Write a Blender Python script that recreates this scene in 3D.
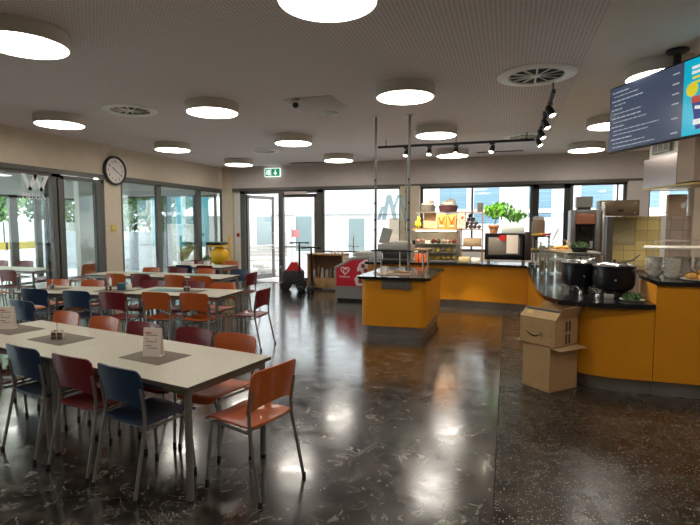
import bpy, bmesh, math, random
from mathutils import Vector, Matrix, Euler
random.seed(7)
R = math.radians
for o in list(bpy.data.objects): bpy.data.objects.remove(o, do_unlink=True)
scene = bpy.context.scene
COL = scene.collection

# ------------------------------------------------------------------ camera
cam_data = bpy.data.cameras.new('camera'); cam = bpy.data.objects.new('camera', cam_data); COL.objects.link(cam)
cam_data.sensor_width = 36.0; cam_data.sensor_fit = 'HORIZONTAL'; cam_data.lens = 494.0 / 700.0 * 36.0
cam_data.clip_start = 0.05; cam_data.clip_end = 300
cam.location = (0, 0, 1.70); cam.rotation_euler = (R(90 - 4.34), 0, R(17.69))
scene.camera = cam
# ------------------------------------------------------------------ world: bright overcast day
world = bpy.data.worlds.new('overcast_sky'); scene.world = world; world.use_nodes = True
wn = world.node_tree.nodes; wl = world.node_tree.links
bg = wn['Background']
tc = wn.new('ShaderNodeTexCoord'); sep = wn.new('ShaderNodeSeparateXYZ'); rmp = wn.new('ShaderNodeValToRGB')
wl.new(tc.outputs['Generated'], sep.inputs[0]); wl.new(sep.outputs['Z'], rmp.inputs[0]); wl.new(rmp.outputs[0], bg.inputs['Color'])
rmp.color_ramp.elements[0].position = 0.0; rmp.color_ramp.elements[0].color = (0.86, 0.91, 0.96, 1)
rmp.color_ramp.elements[1].position = 0.6; rmp.color_ramp.elements[1].color = (0.94, 0.97, 1.0, 1)
bg.inputs['Strength'].default_value = 2.3
# ------------------------------------------------------------------ exposure
vs = scene.view_settings
vs.view_transform = 'Standard'; vs.look = 'None'; vs.gamma = 1.0; vs.exposure = 1.4; vs.use_curve_mapping = False
LAMP_STRENGTH = 6.0
SPOT_STRENGTH = 14.0

# ------------------------------------------------------------------ materials
MATS = {}
def mat(name, col, rough=0.5, metal=0.0, noise=0.0, nscale=20.0, bump=0.0, coat=0.0, emit=0.0, spec=0.5, trans=0.0, stretch=None):
    if name in MATS: return MATS[name]
    m = bpy.data.materials.new(name); m.use_nodes = True
    nt = m.node_tree; N = nt.nodes; L = nt.links; b = N['Principled BSDF']
    c4 = (*col, 1)
    b.inputs['Base Color'].default_value = c4; b.inputs['Roughness'].default_value = rough; b.inputs['Metallic'].default_value = metal
    b.inputs['Coat Weight'].default_value = coat; b.inputs['Specular IOR Level'].default_value = spec; b.inputs['Transmission Weight'].default_value = trans
    t = N.new('ShaderNodeTexCoord'); nz = N.new('ShaderNodeTexNoise'); nz.inputs['Scale'].default_value = nscale; nz.inputs['Detail'].default_value = 4
    src = t.outputs['Object']
    if stretch:
        mp = N.new('ShaderNodeMapping'); mp.inputs['Scale'].default_value = stretch; L.new(src, mp.inputs[0]); src = mp.outputs[0]
    L.new(src, nz.inputs['Vector'])
    if noise > 0:
        r = N.new('ShaderNodeValToRGB'); r.color_ramp.elements[0].position = 0.3; r.color_ramp.elements[1].position = 0.7
        r.color_ramp.elements[0].color = (*[c * (1 - noise) for c in col], 1); r.color_ramp.elements[1].color = (*[min(1, c * (1 + noise)) for c in col], 1)
        L.new(nz.outputs['Fac'], r.inputs[0]); L.new(r.outputs[0], b.inputs['Base Color'])
    if bump > 0:
        bp = N.new('ShaderNodeBump'); bp.inputs['Strength'].default_value = bump; bp.inputs['Distance'].default_value = 0.01
        L.new(nz.outputs['Fac'], bp.inputs['Height']); L.new(bp.outputs[0], b.inputs['Normal'])
    if emit > 0:
        b.inputs['Emission Color'].default_value = c4; b.inputs['Emission Strength'].default_value = emit
    MATS[name] = m; return m

def glass_mat(name, tint=(0.97, 0.985, 0.985), refl=0.10):
    m = bpy.data.materials.new(name); m.use_nodes = True; nt = m.node_tree; N = nt.nodes; L = nt.links
    N.remove(N['Principled BSDF'])
    tr = N.new('ShaderNodeBsdfTransparent'); tr.inputs[0].default_value = (*tint, 1)
    gl = N.new('ShaderNodeBsdfGlossy'); gl.inputs['Roughness'].default_value = 0.02
    fr = N.new('ShaderNodeLayerWeight'); fr.inputs['Blend'].default_value = 0.25
    mr = N.new('ShaderNodeMapRange'); mr.inputs['To Min'].default_value = refl * 0.5; mr.inputs['To Max'].default_value = refl * 5
    mx = N.new('ShaderNodeMixShader')
    L.new(fr.outputs['Fresnel'], mr.inputs['Value']); L.new(mr.outputs[0], mx.inputs[0]); L.new(tr.outputs[0], mx.inputs[1]); L.new(gl.outputs[0], mx.inputs[2])
    L.new(mx.outputs[0], N['Material Output'].inputs['Surface'])
    MATS[name] = m; return m

def floor_material(name, kind):
    m = bpy.data.materials.new(name); m.use_nodes = True; nt = m.node_tree; N = nt.nodes; L = nt.links; b = N['Principled BSDF']
    t = N.new('ShaderNodeTexCoord')
    def noise(scale, detail=5, dist=0.0):
        n = N.new('ShaderNodeTexNoise'); n.inputs['Scale'].default_value = scale; n.inputs['Detail'].default_value = detail; n.inputs['Distortion'].default_value = dist
        L.new(t.outputs['Object'], n.inputs['Vector']); return n
    def ramp(src, stops):
        r = N.new('ShaderNodeValToRGB'); e = r.color_ramp.elements
        e[0].position, e[0].color = stops[0][0], (*stops[0][1], 1); e[1].position, e[1].color = stops[-1][0], (*stops[-1][1], 1)
        for p, c in stops[1:-1]:
            k = e.new(p); k.color = (*c, 1)
        L.new(src, r.inputs[0]); return r
    def mix(f, a, bb):
        x = N.new('ShaderNodeMix'); x.data_type = 'RGBA'; L.new(f, x.inputs[0])
        for s, i in ((a, 6), (bb, 7)):
            if isinstance(s, tuple): x.inputs[i].default_value = (*s, 1)
            else: L.new(s, x.inputs[i])
        return x.outputs[2]
    if kind == 'marble':
        base = ramp(noise(3.6, 9, 1.6).outputs['Fac'], [(0.36, (0.008, 0.007, 0.006)), (0.50, (0.026, 0.024, 0.020)), (0.56, (0.045, 0.041, 0.034)), (0.68, (0.095, 0.085, 0.068))])
        vein = ramp(noise(2.4, 9, 3.0).outputs['Fac'], [(0.490, (0, 0, 0)), (0.5, (0.7, 0.7, 0.7)), (0.510, (0, 0, 0))])
        msk = ramp(noise(3.3, 3, 0.5).outputs['Fac'], [(0.46, (0, 0, 0)), (0.60, (1, 1, 1))])
        mm = N.new('ShaderNodeMath'); mm.operation = 'MULTIPLY'; L.new(vein.outputs[0], mm.inputs[0]); L.new(msk.outputs[0], mm.inputs[1])
        c = mix(mm.outputs[0], base.outputs[0], (0.42, 0.40, 0.35))
        chip = ramp(noise(9.0, 2, 1.0).outputs['Fac'], [(0.64, (0, 0, 0)), (0.70, (1, 1, 1))])
        c = mix(chip.outputs[0], c, (0.17, 0.155, 0.13))
        tile = (1.2, 1.2); rg = (0.09, 0.27)
    else:
        vo = N.new('ShaderNodeTexVoronoi'); vo.inputs['Scale'].default_value = 58; L.new(t.outputs['Object'], vo.inputs['Vector'])
        base = ramp(noise(5, 4).outputs['Fac'], [(0.3, (0.014, 0.0115, 0.0088)), (0.7, (0.034, 0.027, 0.020))])
        sp = ramp(vo.outputs['Distance'], [(0.20, (1, 1, 1)), (0.38, (0, 0, 0))])
        pick = N.new('ShaderNodeSeparateColor'); L.new(vo.outputs['Color'], pick.inputs[0])
        pk = N.new('ShaderNodeMath'); pk.operation = 'GREATER_THAN'; pk.inputs[1].default_value = 0.48; L.new(pick.outputs[0], pk.inputs[0])
        mm = N.new('ShaderNodeMath'); mm.operation = 'MULTIPLY'; L.new(sp.outputs[0], mm.inputs[0]); L.new(pk.outputs[0], mm.inputs[1])
        c = mix(mm.outputs[0], base.outputs[0], (0.36, 0.31, 0.24))
        rg = (0.20, 0.34)
    bt = N.new('ShaderNodeTexBrick'); bt.offset = 0.0; bt.inputs['Scale'].default_value = 1.0; bt.inputs['Mortar Size'].default_value = 0.004
    bt.inputs['Brick Width'].default_value = 0.6 if kind != 'marble' else 2.4; bt.inputs['Row Height'].default_value = 0.6 if kind != 'marble' else 2.4
    bt.inputs['Mortar Smooth'].default_value = 0.2
    L.new(t.outputs['Object'], bt.inputs['Vector'])
    c = mix(bt.outputs['Fac'], c, (0.012, 0.010, 0.009))
    L.new(c, b.inputs['Base Color'])
    rr = ramp(noise(5.0, 8, 1.0).outputs['Fac'], [(0.3, (rg[0],) * 3), (0.7, (rg[1],) * 3)])
    L.new(rr.outputs[0], b.inputs['Roughness'])
    b.inputs['Specular IOR Level'].default_value = 0.75 if kind == 'marble' else 0.45
    if kind == 'marble': b.inputs['Coat Weight'].default_value = 0.55; b.inputs['Coat Roughness'].default_value = 0.17; b.inputs['Coat IOR'].default_value = 1.7
    bp = N.new('ShaderNodeBump'); bp.inputs['Strength'].default_value = 0.025; bp.inputs['Distance'].default_value = 0.02
    L.new(noise(1.8, 3).outputs['Fac'], bp.inputs['Height']); L.new(bp.outputs[0], b.inputs['Normal'])
    MATS[name] = m; return m

def grid_mat(name, col, grout, w, h, mortar=0.004, axes='XZ', rough=0.25, noise=0.1):
    m = mat(name, col, rough); nt = m.node_tree; N = nt.nodes; L = nt.links; b = N['Principled BSDF']
    t = N.new('ShaderNodeTexCoord'); s = N.new('ShaderNodeSeparateXYZ'); c = N.new('ShaderNodeCombineXYZ')
    L.new(t.outputs['Object'], s.inputs[0]); L.new(s.outputs[axes[0]], c.inputs[0]); L.new(s.outputs[axes[1]], c.inputs[1])
    bt = N.new('ShaderNodeTexBrick'); bt.offset = 0.0; bt.inputs['Scale'].default_value = 1; bt.inputs['Brick Width'].default_value = w; bt.inputs['Row Height'].default_value = h
    bt.inputs['Mortar Size'].default_value = mortar; bt.inputs['Color1'].default_value = (*[k * (1 - noise) for k in col], 1); bt.inputs['Color2'].default_value = (*[k * (1 + noise) for k in col], 1)
    bt.inputs['Mortar'].default_value = (*grout, 1); L.new(c.outputs[0], bt.inputs['Vector']); L.new(bt.outputs['Color'], b.inputs['Base Color'])
    return m

def perforated_mat(name, col, hole):
    m = mat(name, col, 0.8); nt = m.node_tree; N = nt.nodes; L = nt.links; b = N['Principled BSDF']
    t = N.new('ShaderNodeTexCoord'); mp = N.new('ShaderNodeMapping'); mp.inputs['Scale'].default_value = (26, 26, 26)
    fr = N.new('ShaderNodeVectorMath'); fr.operation = 'FRACTION'; sb = N.new('ShaderNodeVectorMath'); sb.operation = 'SUBTRACT'; sb.inputs[1].default_value = (0.5, 0.5, 0)
    mu = N.new('ShaderNodeVectorMath'); mu.operation = 'MULTIPLY'; mu.inputs[1].default_value = (1, 1, 0)
    ln = N.new('ShaderNodeVectorMath'); ln.operation = 'LENGTH'; lt = N.new('ShaderNodeMath'); lt.operation = 'LESS_THAN'; lt.inputs[1].default_value = 0.30
    mx = N.new('ShaderNodeMix'); mx.data_type = 'RGBA'; mx.inputs[6].default_value = (*col, 1); mx.inputs[7].default_value = (*hole, 1)
    L.new(t.outputs['Object'], mp.inputs[0]); L.new(mp.outputs[0], fr.inputs[0]); L.new(fr.outputs[0], sb.inputs[0]); L.new(sb.outputs[0], mu.inputs[0]); L.new(mu.outputs[0], ln.inputs[0])
    L.new(ln.outputs['Value'], lt.inputs[0]); L.new(lt.outputs[0], mx.inputs[0]); L.new(mx.outputs[2], b.inputs['Base Color'])
    return m

M_CREAM = mat('cream_plaster', (0.62, 0.53, 0.41), 0.85, noise=0.04, nscale=6)
M_GREYWALL = mat('grey_plaster', (0.56, 0.505, 0.49), 0.85, noise=0.04, nscale=6)
M_CEIL = mat('smooth_ceiling', (0.80, 0.74, 0.68), 0.9, noise=0.03, nscale=3)
M_PERF = perforated_mat('perforated_ceiling', (0.82, 0.75, 0.74), (0.56, 0.49, 0.50))
M_MARBLE = floor_material('dark_marble', 'marble'); M_TERR = floor_material('dark_terrazzo', 'terrazzo')
M_FRAME = mat('grey_aluminium_frame', (0.11, 0.105, 0.095), 0.45, 0.4)
M_DFRAME = mat('dark_frame', (0.03, 0.03, 0.032), 0.4, 0.3)
M_WHITE = mat('white_paint', (0.8, 0.8, 0.78), 0.6)
M_GLASS = glass_mat('clear_glass'); M_GGLASS = glass_mat('greenish_glass', (0.92, 0.98, 0.965), 0.11); M_THINGLASS = glass_mat('display_glass', (0.97, 0.99, 0.98), 0.07)
M_STEEL = mat('brushed_steel', (0.55, 0.49, 0.47), 0.32, 1.0, noise=0.08, nscale=12, stretch=(1, 1, 25))
M_TUBE = mat('grey_steel_tube', (0.27, 0.26, 0.245), 0.4, 0.75)
M_CHROME = mat('chrome', (0.7, 0.7, 0.7), 0.12, 1.0)
M_BLACK = mat('black_plastic', (0.012, 0.012, 0.013), 0.45)
M_BLACKGLOSS = mat('black_gloss', (0.007, 0.007, 0.009), 0.3, spec=0.3)
M_RUBBER = mat('black_rubber', (0.01, 0.01, 0.01), 0.8)
M_TABLE = mat('cream_laminate', (0.52, 0.485, 0.385), 0.38, noise=0.05, nscale=30)
M_TEDGE = mat('dark_table_edge', (0.08, 0.07, 0.055), 0.5)
M_MATC = mat('grey_placemat', (0.17, 0.14, 0.11), 0.8, noise=0.2, nscale=150)
M_GMAT = mat('teal_placemat', (0.13, 0.28, 0.26), 0.8, noise=0.15, nscale=150)
M_ORANGE = mat('orange_stained_wood', (0.45, 0.090, 0.010), 0.40, noise=0.12, nscale=8, coat=0.2, stretch=(1, 1, 8))
M_RED = mat('red_stained_wood', (0.15, 0.006, 0.012), 0.40, noise=0.12, nscale=8, coat=0.2, stretch=(1, 1, 8))
M_NAVY = mat('navy_stained_wood', (0.007, 0.028, 0.075), 0.42, noise=0.12, nscale=8, coat=0.15, stretch=(1, 1, 8))
M_COUNTER = mat('orange_yellow_panel', (0.64, 0.255, 0.008), 0.36, noise=0.03, nscale=3)
M_SLAB = mat('black_stone_worktop', (0.012, 0.012, 0.013), 0.13, noise=0.3, nscale=80)
M_PLINTH = mat('steel_plinth', (0.30, 0.28, 0.26), 0.4, 0.7, noise=0.1, nscale=5)
M_CARD = mat('cardboard', (0.40, 0.245, 0.11), 0.85, noise=0.06, nscale=10)
M_CARDIN = mat('cardboard_inside', (0.50, 0.34, 0.17), 0.85, noise=0.06, nscale=10)
M_TAPE = mat('black_print', (0.015, 0.013, 0.012), 0.6)
M_PAPER = mat('white_paper', (0.80, 0.78, 0.73), 0.7)
M_PINKPAPER = mat('printed_paper', (0.86, 0.77, 0.70), 0.7)
M_REDPRINT = mat('red_print', (0.55, 0.02, 0.02), 0.5)
M_WOOD = mat('light_wood', (0.45, 0.27, 0.12), 0.5, noise=0.15, nscale=6, stretch=(1, 1, 12))
M_DWOOD = mat('brown_wood', (0.22, 0.11, 0.05), 0.5, noise=0.15, nscale=6, stretch=(8, 1, 1))
M_LAMP = mat('lamp_diffuser', (1.0, 0.93, 0.83), 0.5, emit=LAMP_STRENGTH)
M_SPOT = mat('spot_lens', (1.0, 0.88, 0.68), 0.5, emit=SPOT_STRENGTH)
M_LAMPBODY = mat('grey_lamp_body', (0.62, 0.58, 0.52), 0.6)
M_LEAF = mat('green_leaf', (0.15, 0.28, 0.085), 0.6, noise=0.5, nscale=3)
M_DLEAF = mat('dark_green_leaf', (0.075, 0.16, 0.05), 0.6, noise=0.5, nscale=3)
M_BARK = mat('bark', (0.12, 0.085, 0.06), 0.9, noise=0.3, nscale=15)
M_TERRA = mat('terracotta', (0.55, 0.22, 0.09), 0.8, noise=0.1)
M_FACADE = mat('white_facade', (0.62, 0.63, 0.63), 0.9, noise=0.03, nscale=1)
M_BLIND = grid_mat('blue_blind', (0.15, 0.255, 0.32), (0.11, 0.20, 0.25), 50, 0.09, 0.012)
M_FROST = mat('frosted_film', (0.88, 0.92, 0.92), 0.6)
M_PAVE = grid_mat('pale_paving', (0.42, 0.41, 0.40), (0.30, 0.29, 0.28), 0.5, 0.5, 0.01, 'XY', 0.8)

# ------------------------------------------------------------------ mesh builder
class MB:
    def __init__(s): s.bm = bmesh.new()
    def box(s, c, d, rot=None, bev=0.0, M=None, seg=2):
        r = bmesh.ops.create_cube(s.bm, size=1.0); vs = r['verts']
        m = Matrix.Translation(Vector(c))
        if rot: m = m @ Euler(rot).to_matrix().to_4x4()
        m = m @ Matrix.Diagonal((*d, 1))
        if M: m = M @ m
        bmesh.ops.transform(s.bm, matrix=m, verts=vs)
        if bev > 0:
            es = list({e for v in vs for e in v.link_edges})
            bmesh.ops.bevel(s.bm, geom=es, offset=bev, segments=seg, affect='EDGES', profile=0.5)
        return s
    def b2(s, x0, x1, y0, y1, z0, z1, bev=0.0):
        return s.box(((x0 + x1) / 2, (y0 + y1) / 2, (z0 + z1) / 2), (abs(x1 - x0), abs(y1 - y0), abs(z1 - z0)), bev=bev)
    def tube(s, pts, r, seg=10, cap=True):
        pts = [Vector(p) for p in pts]; rings = []
        n = len(pts); up0 = None
        rad = r if isinstance(r, (list, tuple)) else [r] * n
        for i, p in enumerate(pts):
            t = (pts[min(i + 1, n - 1)] - pts[max(i - 1, 0)]).normalized()
            if up0 is None:
                a = Vector((0, 0, 1)) if abs(t.z) < 0.9 else Vector((1, 0, 0))
                up0 = (a - t * a.dot(t)).normalized()
            else:
                up0 = (up0 - t * up0.dot(t)).normalized()
            q = t.cross(up0)
            rings.append([s.bm.verts.new(p + (up0 * math.cos(k * 2 * math.pi / seg) + q * math.sin(k * 2 * math.pi / seg)) * rad[i]) for k in range(seg)])
        for a, b in zip(rings, rings[1:]):
            for k in range(seg): s.bm.faces.new((a[k], a[(k + 1) % seg], b[(k + 1) % seg], b[k]))
        if cap:
            s.bm.faces.new(rings[0][::-1]); s.bm.faces.new(rings[-1])
        return s
    def lathe(s, prof, c=(0, 0, 0), seg=28, M=None):
        rings = []; c = Vector(c)
        for r, z in prof:
            if r < 1e-5: rings.append([s.bm.verts.new(c + Vector((0, 0, z)))])
            else: rings.append([s.bm.verts.new(c + Vector((r * math.cos(k * 2 * math.pi / seg), r * math.sin(k * 2 * math.pi / seg), z))) for k in range(seg)])
        for a, b in zip(rings, rings[1:]):
            if len(a) == 1 and len(b) == 1: continue
            for k in range(seg):
                k2 = (k + 1) % seg
                if len(a) == 1: s.bm.faces.new((a[0], b[k2], b[k]))
                elif len(b) == 1: s.bm.faces.new((a[k], a[k2], b[0]))
                else: s.bm.faces.new((a[k], a[k2], b[k2], b[k]))
        if len(rings[0]) > 1: s.bm.faces.new(rings[0][::-1])
        if len(rings[-1]) > 1: s.bm.faces.new(rings[-1])
        if M: bmesh.ops.transform(s.bm, matrix=M, verts=[v for q in rings for v in q])
        return s
    def prism(s, poly, z0, z1, M=None):
        a = [s.bm.verts.new((x, y, z0)) for x, y in poly]; b = [s.bm.verts.new((x, y, z1)) for x, y in poly]; n = len(poly)
        s.bm.faces.new(a[::-1]); s.bm.faces.new(b)
        for k in range(n): s.bm.faces.new((a[k], a[(k + 1) % n], b[(k + 1) % n], b[k]))
        if M: bmesh.ops.transform(s.bm, matrix=M, verts=a + b)
        return s
    def ball(s, c, r, sc=(1, 1, 1), sub=2):
        q = bmesh.ops.create_icosphere(s.bm, subdivisions=sub, radius=r)
        bmesh.ops.transform(s.bm, matrix=Matrix.Translation(Vector(c)) @ Matrix.Diagonal((*sc, 1)), verts=q['verts']); return s
    def grid(s, f, nu, nv, th=0.0):
        """f(u,v) -> Vector; a curved sheet of thickness th along its own normal"""
        P = [[Vector(f(i / nu, j / nv)) for j in range(nv + 1)] for i in range(nu + 1)]
        def nrm(i, j):
            du = P[min(i + 1, nu)][j] - P[max(i - 1, 0)][j]; dv = P[i][min(j + 1, nv)] - P[i][max(j - 1, 0)]
            return du.cross(dv).normalized()
        A = [[s.bm.verts.new(P[i][j] + nrm(i, j) * th / 2) for j in range(nv + 1)] for i in range(nu + 1)]
        B = [[s.bm.verts.new(P[i][j] - nrm(i, j) * th / 2) for j in range(nv + 1)] for i in range(nu + 1)]
        for i in range(nu):
            for j in range(nv):
                s.bm.faces.new((A[i][j], A[i + 1][j], A[i + 1][j + 1], A[i][j + 1])); s.bm.faces.new((B[i][j], B[i][j + 1], B[i + 1][j + 1], B[i + 1][j]))
        for i in range(nu):
            s.bm.faces.new((A[i][0], B[i][0], B[i + 1][0], A[i + 1][0])); s.bm.faces.new((A[i][nv], A[i + 1][nv], B[i + 1][nv], B[i][nv]))
        for j in range(nv):
            s.bm.faces.new((A[0][j], A[0][j + 1], B[0][j + 1], B[0][j])); s.bm.faces.new((A[nu][j], B[nu][j], B[nu][j + 1], A[nu][j + 1]))
        return s
    def leaves(s, c, rad, n, size):
        for _ in range(n):
            v = Vector((random.gauss(0, 1), random.gauss(0, 1), random.gauss(0, 1))).normalized() * (random.random() ** 0.35)
            p = Vector(c) + Vector((v.x * rad[0], v.y * rad[1], v.z * rad[2]))
            e = Euler((random.uniform(0, 6.3), random.uniform(0, 6.3), random.uniform(0, 6.3))).to_matrix(); w = size * random.uniform(0.6, 1.3)
            q = [s.bm.verts.new(p + e @ Vector(k)) for k in ((-w, 0, 0), (0, -w * .5, w * .15), (w, 0, 0), (0, w * .5, w * .15))]
            s.bm.faces.new(q)
        return s
    def build(s, name, material, parent=None, loc=None, rot=None, flat=False):
        bmesh.ops.recalc_face_normals(s.bm, faces=s.bm.faces)
        me = bpy.data.meshes.new(name); s.bm.to_mesh(me); s.bm.free()
        me.materials.append(material)
        if not flat:
            for p in me.polygons: p.use_smooth = True
            me.set_sharp_from_angle(angle=R(35))
        o = bpy.data.objects.new(name, me); COL.objects.link(o)
        if parent is not None: o.parent = parent
        if loc is not None: o.location = loc
        if rot is not None: o.rotation_euler = rot
        return o

def tag(o, label, cat, group=None, kind=None):
    o['label'] = label; o['category'] = cat
    if group: o['group'] = group
    if kind: o['kind'] = kind
    return o
def struct(o): o['kind'] = 'structure'; return o
def thing(name, label, cat, loc=(0, 0, 0), rz=0.0, group=None):
    o = bpy.data.objects.new(name, None); COL.objects.link(o); o.empty_display_size = 0.1
    o.location = loc; o.rotation_euler = (0, 0, rz); return tag(o, label, cat, group)
KIDS = {}
def copy_tree(o, parent=None):
    c = o.copy(); COL.objects.link(c)
    if parent is not None: c.parent = parent
    for ch in [k for k in bpy.data.objects if k.parent == o and k != c]: copy_tree(ch, c)
    return c
def dup(o, loc, rz, label, group=None):
    c = copy_tree(o); c.location = loc; c.rotation_euler = (0, 0, rz); c['label'] = label
    if group: c['group'] = group
    return c
def text(name, s, size, material, parent, loc, rot, depth=0.001, bold=False, align='LEFT', sx=1.0):
    cu = bpy.data.curves.new(name, 'FONT'); cu.body = s; cu.size = size; cu.extrude = depth; cu.align_x = align; cu.offset = 0.006 * size * 4 if bold else 0
    tmp = bpy.data.objects.new('tmp_text', cu); COL.objects.link(tmp)
    dg = bpy.context.evaluated_depsgraph_get(); me = bpy.data.meshes.new_from_object(tmp.evaluated_get(dg))
    bpy.data.objects.remove(tmp); me.materials.clear(); me.materials.append(material); me.name = name
    o = bpy.data.objects.new(name, me); COL.objects.link(o); o.parent = parent; o.location = loc; o.rotation_euler = rot; o.scale = (sx, 1, 1)
    return o

# ================================================================== THE SETTING
H = 3.43; XL = -8.37; YB = 13.2; HD = 2.73
struct(MB().b2(XL - 0.1, -0.045, -4.0, YB + 0.28, -0.12, 0).build('floor', M_MARBLE))
struct(MB().b2(-0.045, 6.0, -4.0, YB + 0.1, -0.12, 0).build('floor.001', M_TERR))
struct(MB().b2(XL - 0.1, 0.72, -4.0, YB + 0.28, H, H + 0.15).build('ceiling', M_PERF))
struct(MB().b2(0.72, 6.0, -4.0, YB + 0.1, H, H + 0.15).build('ceiling.001', M_CEIL))
struct(MB().b2(-0.050, -0.040, -4.0, 10.0, -0.01, 0.0012).build('trim_6', mat('floor_joint', (.012, .011, .01), .8)))
# left glazed wall: plaster header, plaster pillar
struct(MB().b2(XL - 0.16, XL, -4.0, YB + 0.28, HD, H).build('wall_left', M_CREAM))
struct(MB().b2(XL - 0.16, XL, 8.68, 9.16, 0, HD).build('wall_left.001', M_CREAM))
struct(MB().b2(XL - 0.16, XL, -4.0, 1.5, 0, HD).build('wall_left.002', M_CREAM))
# back wall: header, pillars, sills
struct(MB().b2(-7.93, 6.0, YB, YB + 0.28, HD, H).build('wall_back', M_GREYWALL))
struct(MB().b2(-8.28, -7.93, YB - 0.012, YB + 0.28, 0, H).build('wall_back.001', M_CREAM))
struct(MB().b2(-2.76, -2.25, YB - 0.15, YB + 0.28, 0, HD).build('wall_back.002', M_CREAM))
struct(MB().b2(2.67, 3.10, YB - 0.10, YB + 0.28, 0, HD).build('wall_back.003', M_GREYWALL))
struct(MB().b2(4.08, 6.0, YB - 0.10, YB + 0.28, 0, HD).build('wall_back.004', M_GREYWALL))
struct(MB().b2(-2.25, 4.08, YB, YB + 0.28, 0, 1.0).build('wall_back.005', M_WHITE))
struct(MB().b2(-5.06, -2.76, YB, YB + 0.28, 0, 0.25).build('wall_back.006', M_GREYWALL))
struct(MB().b2(3.10, 4.08, YB, YB + 0.28, 2.55, HD).build('wall_back.007', M_GREYWALL))
struct(MB().b2(6.0, 6.15, -4.0, YB + 0.28, 0, H).build('wall_right', M_CREAM))
struct(MB().b2(XL - 0.16, 6.15, -4.15, -4.0, 0, H).build('wall_front', M_CREAM))
# low tiled partition of the kitchen and its end pillar
M_YTILE = grid_mat('yellow_tiles', (0.74, 0.60, 0.25), (0.45, 0.37, 0.18), 0.20, 0.20, 0.006)
M_BTILE = grid_mat('brown_tiles', (0.42, 0.34, 0.28), (0.25, 0.2, 0.17), 0.20, 0.20, 0.006)
struct(MB().b2(1.90, 2.83, 11.0, 11.18, 0, 1.87).build('wall_kitchen', M_YTILE))
struct(MB().b2(2.91, 3.33, 11.0, 11.18, 0, 1.87).build('wall_kitchen.001', M_BTILE))
struct(MB().b2(2.83, 2.91, 10.99, 11.19, 0, 1.88).build('trim_1', M_WHITE))
struct(MB().b2(3.33, 3.75, 10.9, 11.25, 0, H).build('wall_kitchen.002', M_CREAM))

def window(n, axis, a0, a1, z0, z1, at, fw=0.06, dep=0.08, mull=(), frame=M_FRAME, glass=M_GLASS, name='window', trans=()):
    """a frame with panes: axis 'X' lies in a Y=at wall, axis 'Y' in an X=at wall"""
    def bx(mb, p0, p1, q0, q1, d):
        if axis == 'X': mb.b2(p0, p1, at - d / 2, at + d / 2, q0, q1)
        else: mb.b2(at - d / 2, at + d / 2, p0, p1, q0, q1)
    f = MB()
    bx(f, a0, a1, z1 - fw, z1, dep); bx(f, a0, a1, z0, z0 + fw, dep); bx(f, a0, a0 + fw, z0, z1, dep); bx(f, a1 - fw, a1, z0, z1, dep)
    for m_, w_ in mull: bx(f, m_ - w_ / 2, m_ + w_ / 2, z0, z1, dep)
    for zt, wt in trans: bx(f, a0, a1, zt - wt / 2, zt + wt / 2, dep)
    o = struct(f.build(f'{name}_{n}', frame))
    g = MB(); bx(g, a0 + fw / 2, a1 - fw / 2, z0 + fw / 2, z1 - fw / 2, 0.008); g.build('pane', glass, o)
    return o
window(1, 'X', -5.06, -2.78, 0.25, HD, YB + 0.10, 0.05, trans=((0.95, 0.04),))
window(2, 'X', -2.25, 0.58, 1.0, HD, YB + 0.10, 0.07, mull=((-0.9, 0.05),))
window(3, 'X', 0.58, 1.44, 1.0, HD, YB + 0.08, 0.14, 0.12, frame=M_DFRAME)
window(4, 'X', 1.44, 2.67, 1.0, HD, YB + 0.10, 0.07, mull=((2.48, 0.03),))
window(5, 'X', 3.10, 4.08, 1.0, 2.55, YB + 0.10, 0.06)
window(6, 'Y', 9.165, 13.40, 0.02, HD, XL - 0.05, 0.06, mull=((10.47, 0.16), (12.18, 0.16)), glass=M_GGLASS)
w7 = window(7, 'Y', 1.5, 7.598, 0.02, HD, XL - 0.05, 0.10, mull=((4.6, 0.12), (7.46, 0.14)), glass=M_GGLASS)
MB().b2(XL - 0.40, XL - 0.34, 7.64, 7.72, 0.02, HD - 0.1).b2(XL - 0.40, XL - 0.34, 7.52, 7.59, 0.02, HD - 0.1).build('door_edge', M_DFRAME, w7)
d8 = window(1, 'Y', 7.60, 8.675, 0.02, HD - 0.06, XL - 0.05, 0.07, mull=(), glass=M_GGLASS, name='door')
MB().b2(XL - 0.09, XL - 0.015, 8.45, 8.62, 0.05, HD - 0.10).build('door_side_frame', M_FRAME, d8)
MB().b2(XL - 0.02, XL - 0.008, 8.44, 8.47, 0.02, HD - 0.16).build('door_seal', M_DFRAME, d8)
# frosted logo and name on the left glass
lg = w7
def wmark(mb, x, y0, z0, w, h, axis):
    """W built of slanted bars; axis Y on the left glass, X on a pane facing the camera"""
    for k, (a, b, zt) in enumerate(((0.0, 0.28, 1.0), (0.52, 0.24, 1.0), (0.48, 0.76, 1.0), (1.0, 0.72, 1.0))):
        t = 0.085
        q = [(a - t, zt), (a + t, zt), (b + t, 0), (b - t, 0)]
        vs = []
        for d in (0.0, 0.003):
            for u, v in q:
                p = (x + d, y0 + u * w, z0 + v * h) if axis == 'Y' else (y0 + u * w, x + d, z0 + v * h)
                vs.append(mb.bm.verts.new(p))
        for f in ((0, 1, 2, 3), (7, 6, 5, 4), (0, 4, 5, 1), (1, 5, 6, 2), (2, 6, 7, 3), (3, 7, 4, 0)): mb.bm.faces.new([vs[i] for i in f])
mb = MB(); wmark(mb, XL - 0.004, 6.80, 2.33, 0.48, 0.30, 'Y'); mb.build('frosted_mark', M_FROST, lg)
text('frosted_lettering', 'MENSA', 0.15, M_FROST, lg, (XL - 0.003, 6.76, 2.18), (R(90), 0, R(90)), 0.001)

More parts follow.
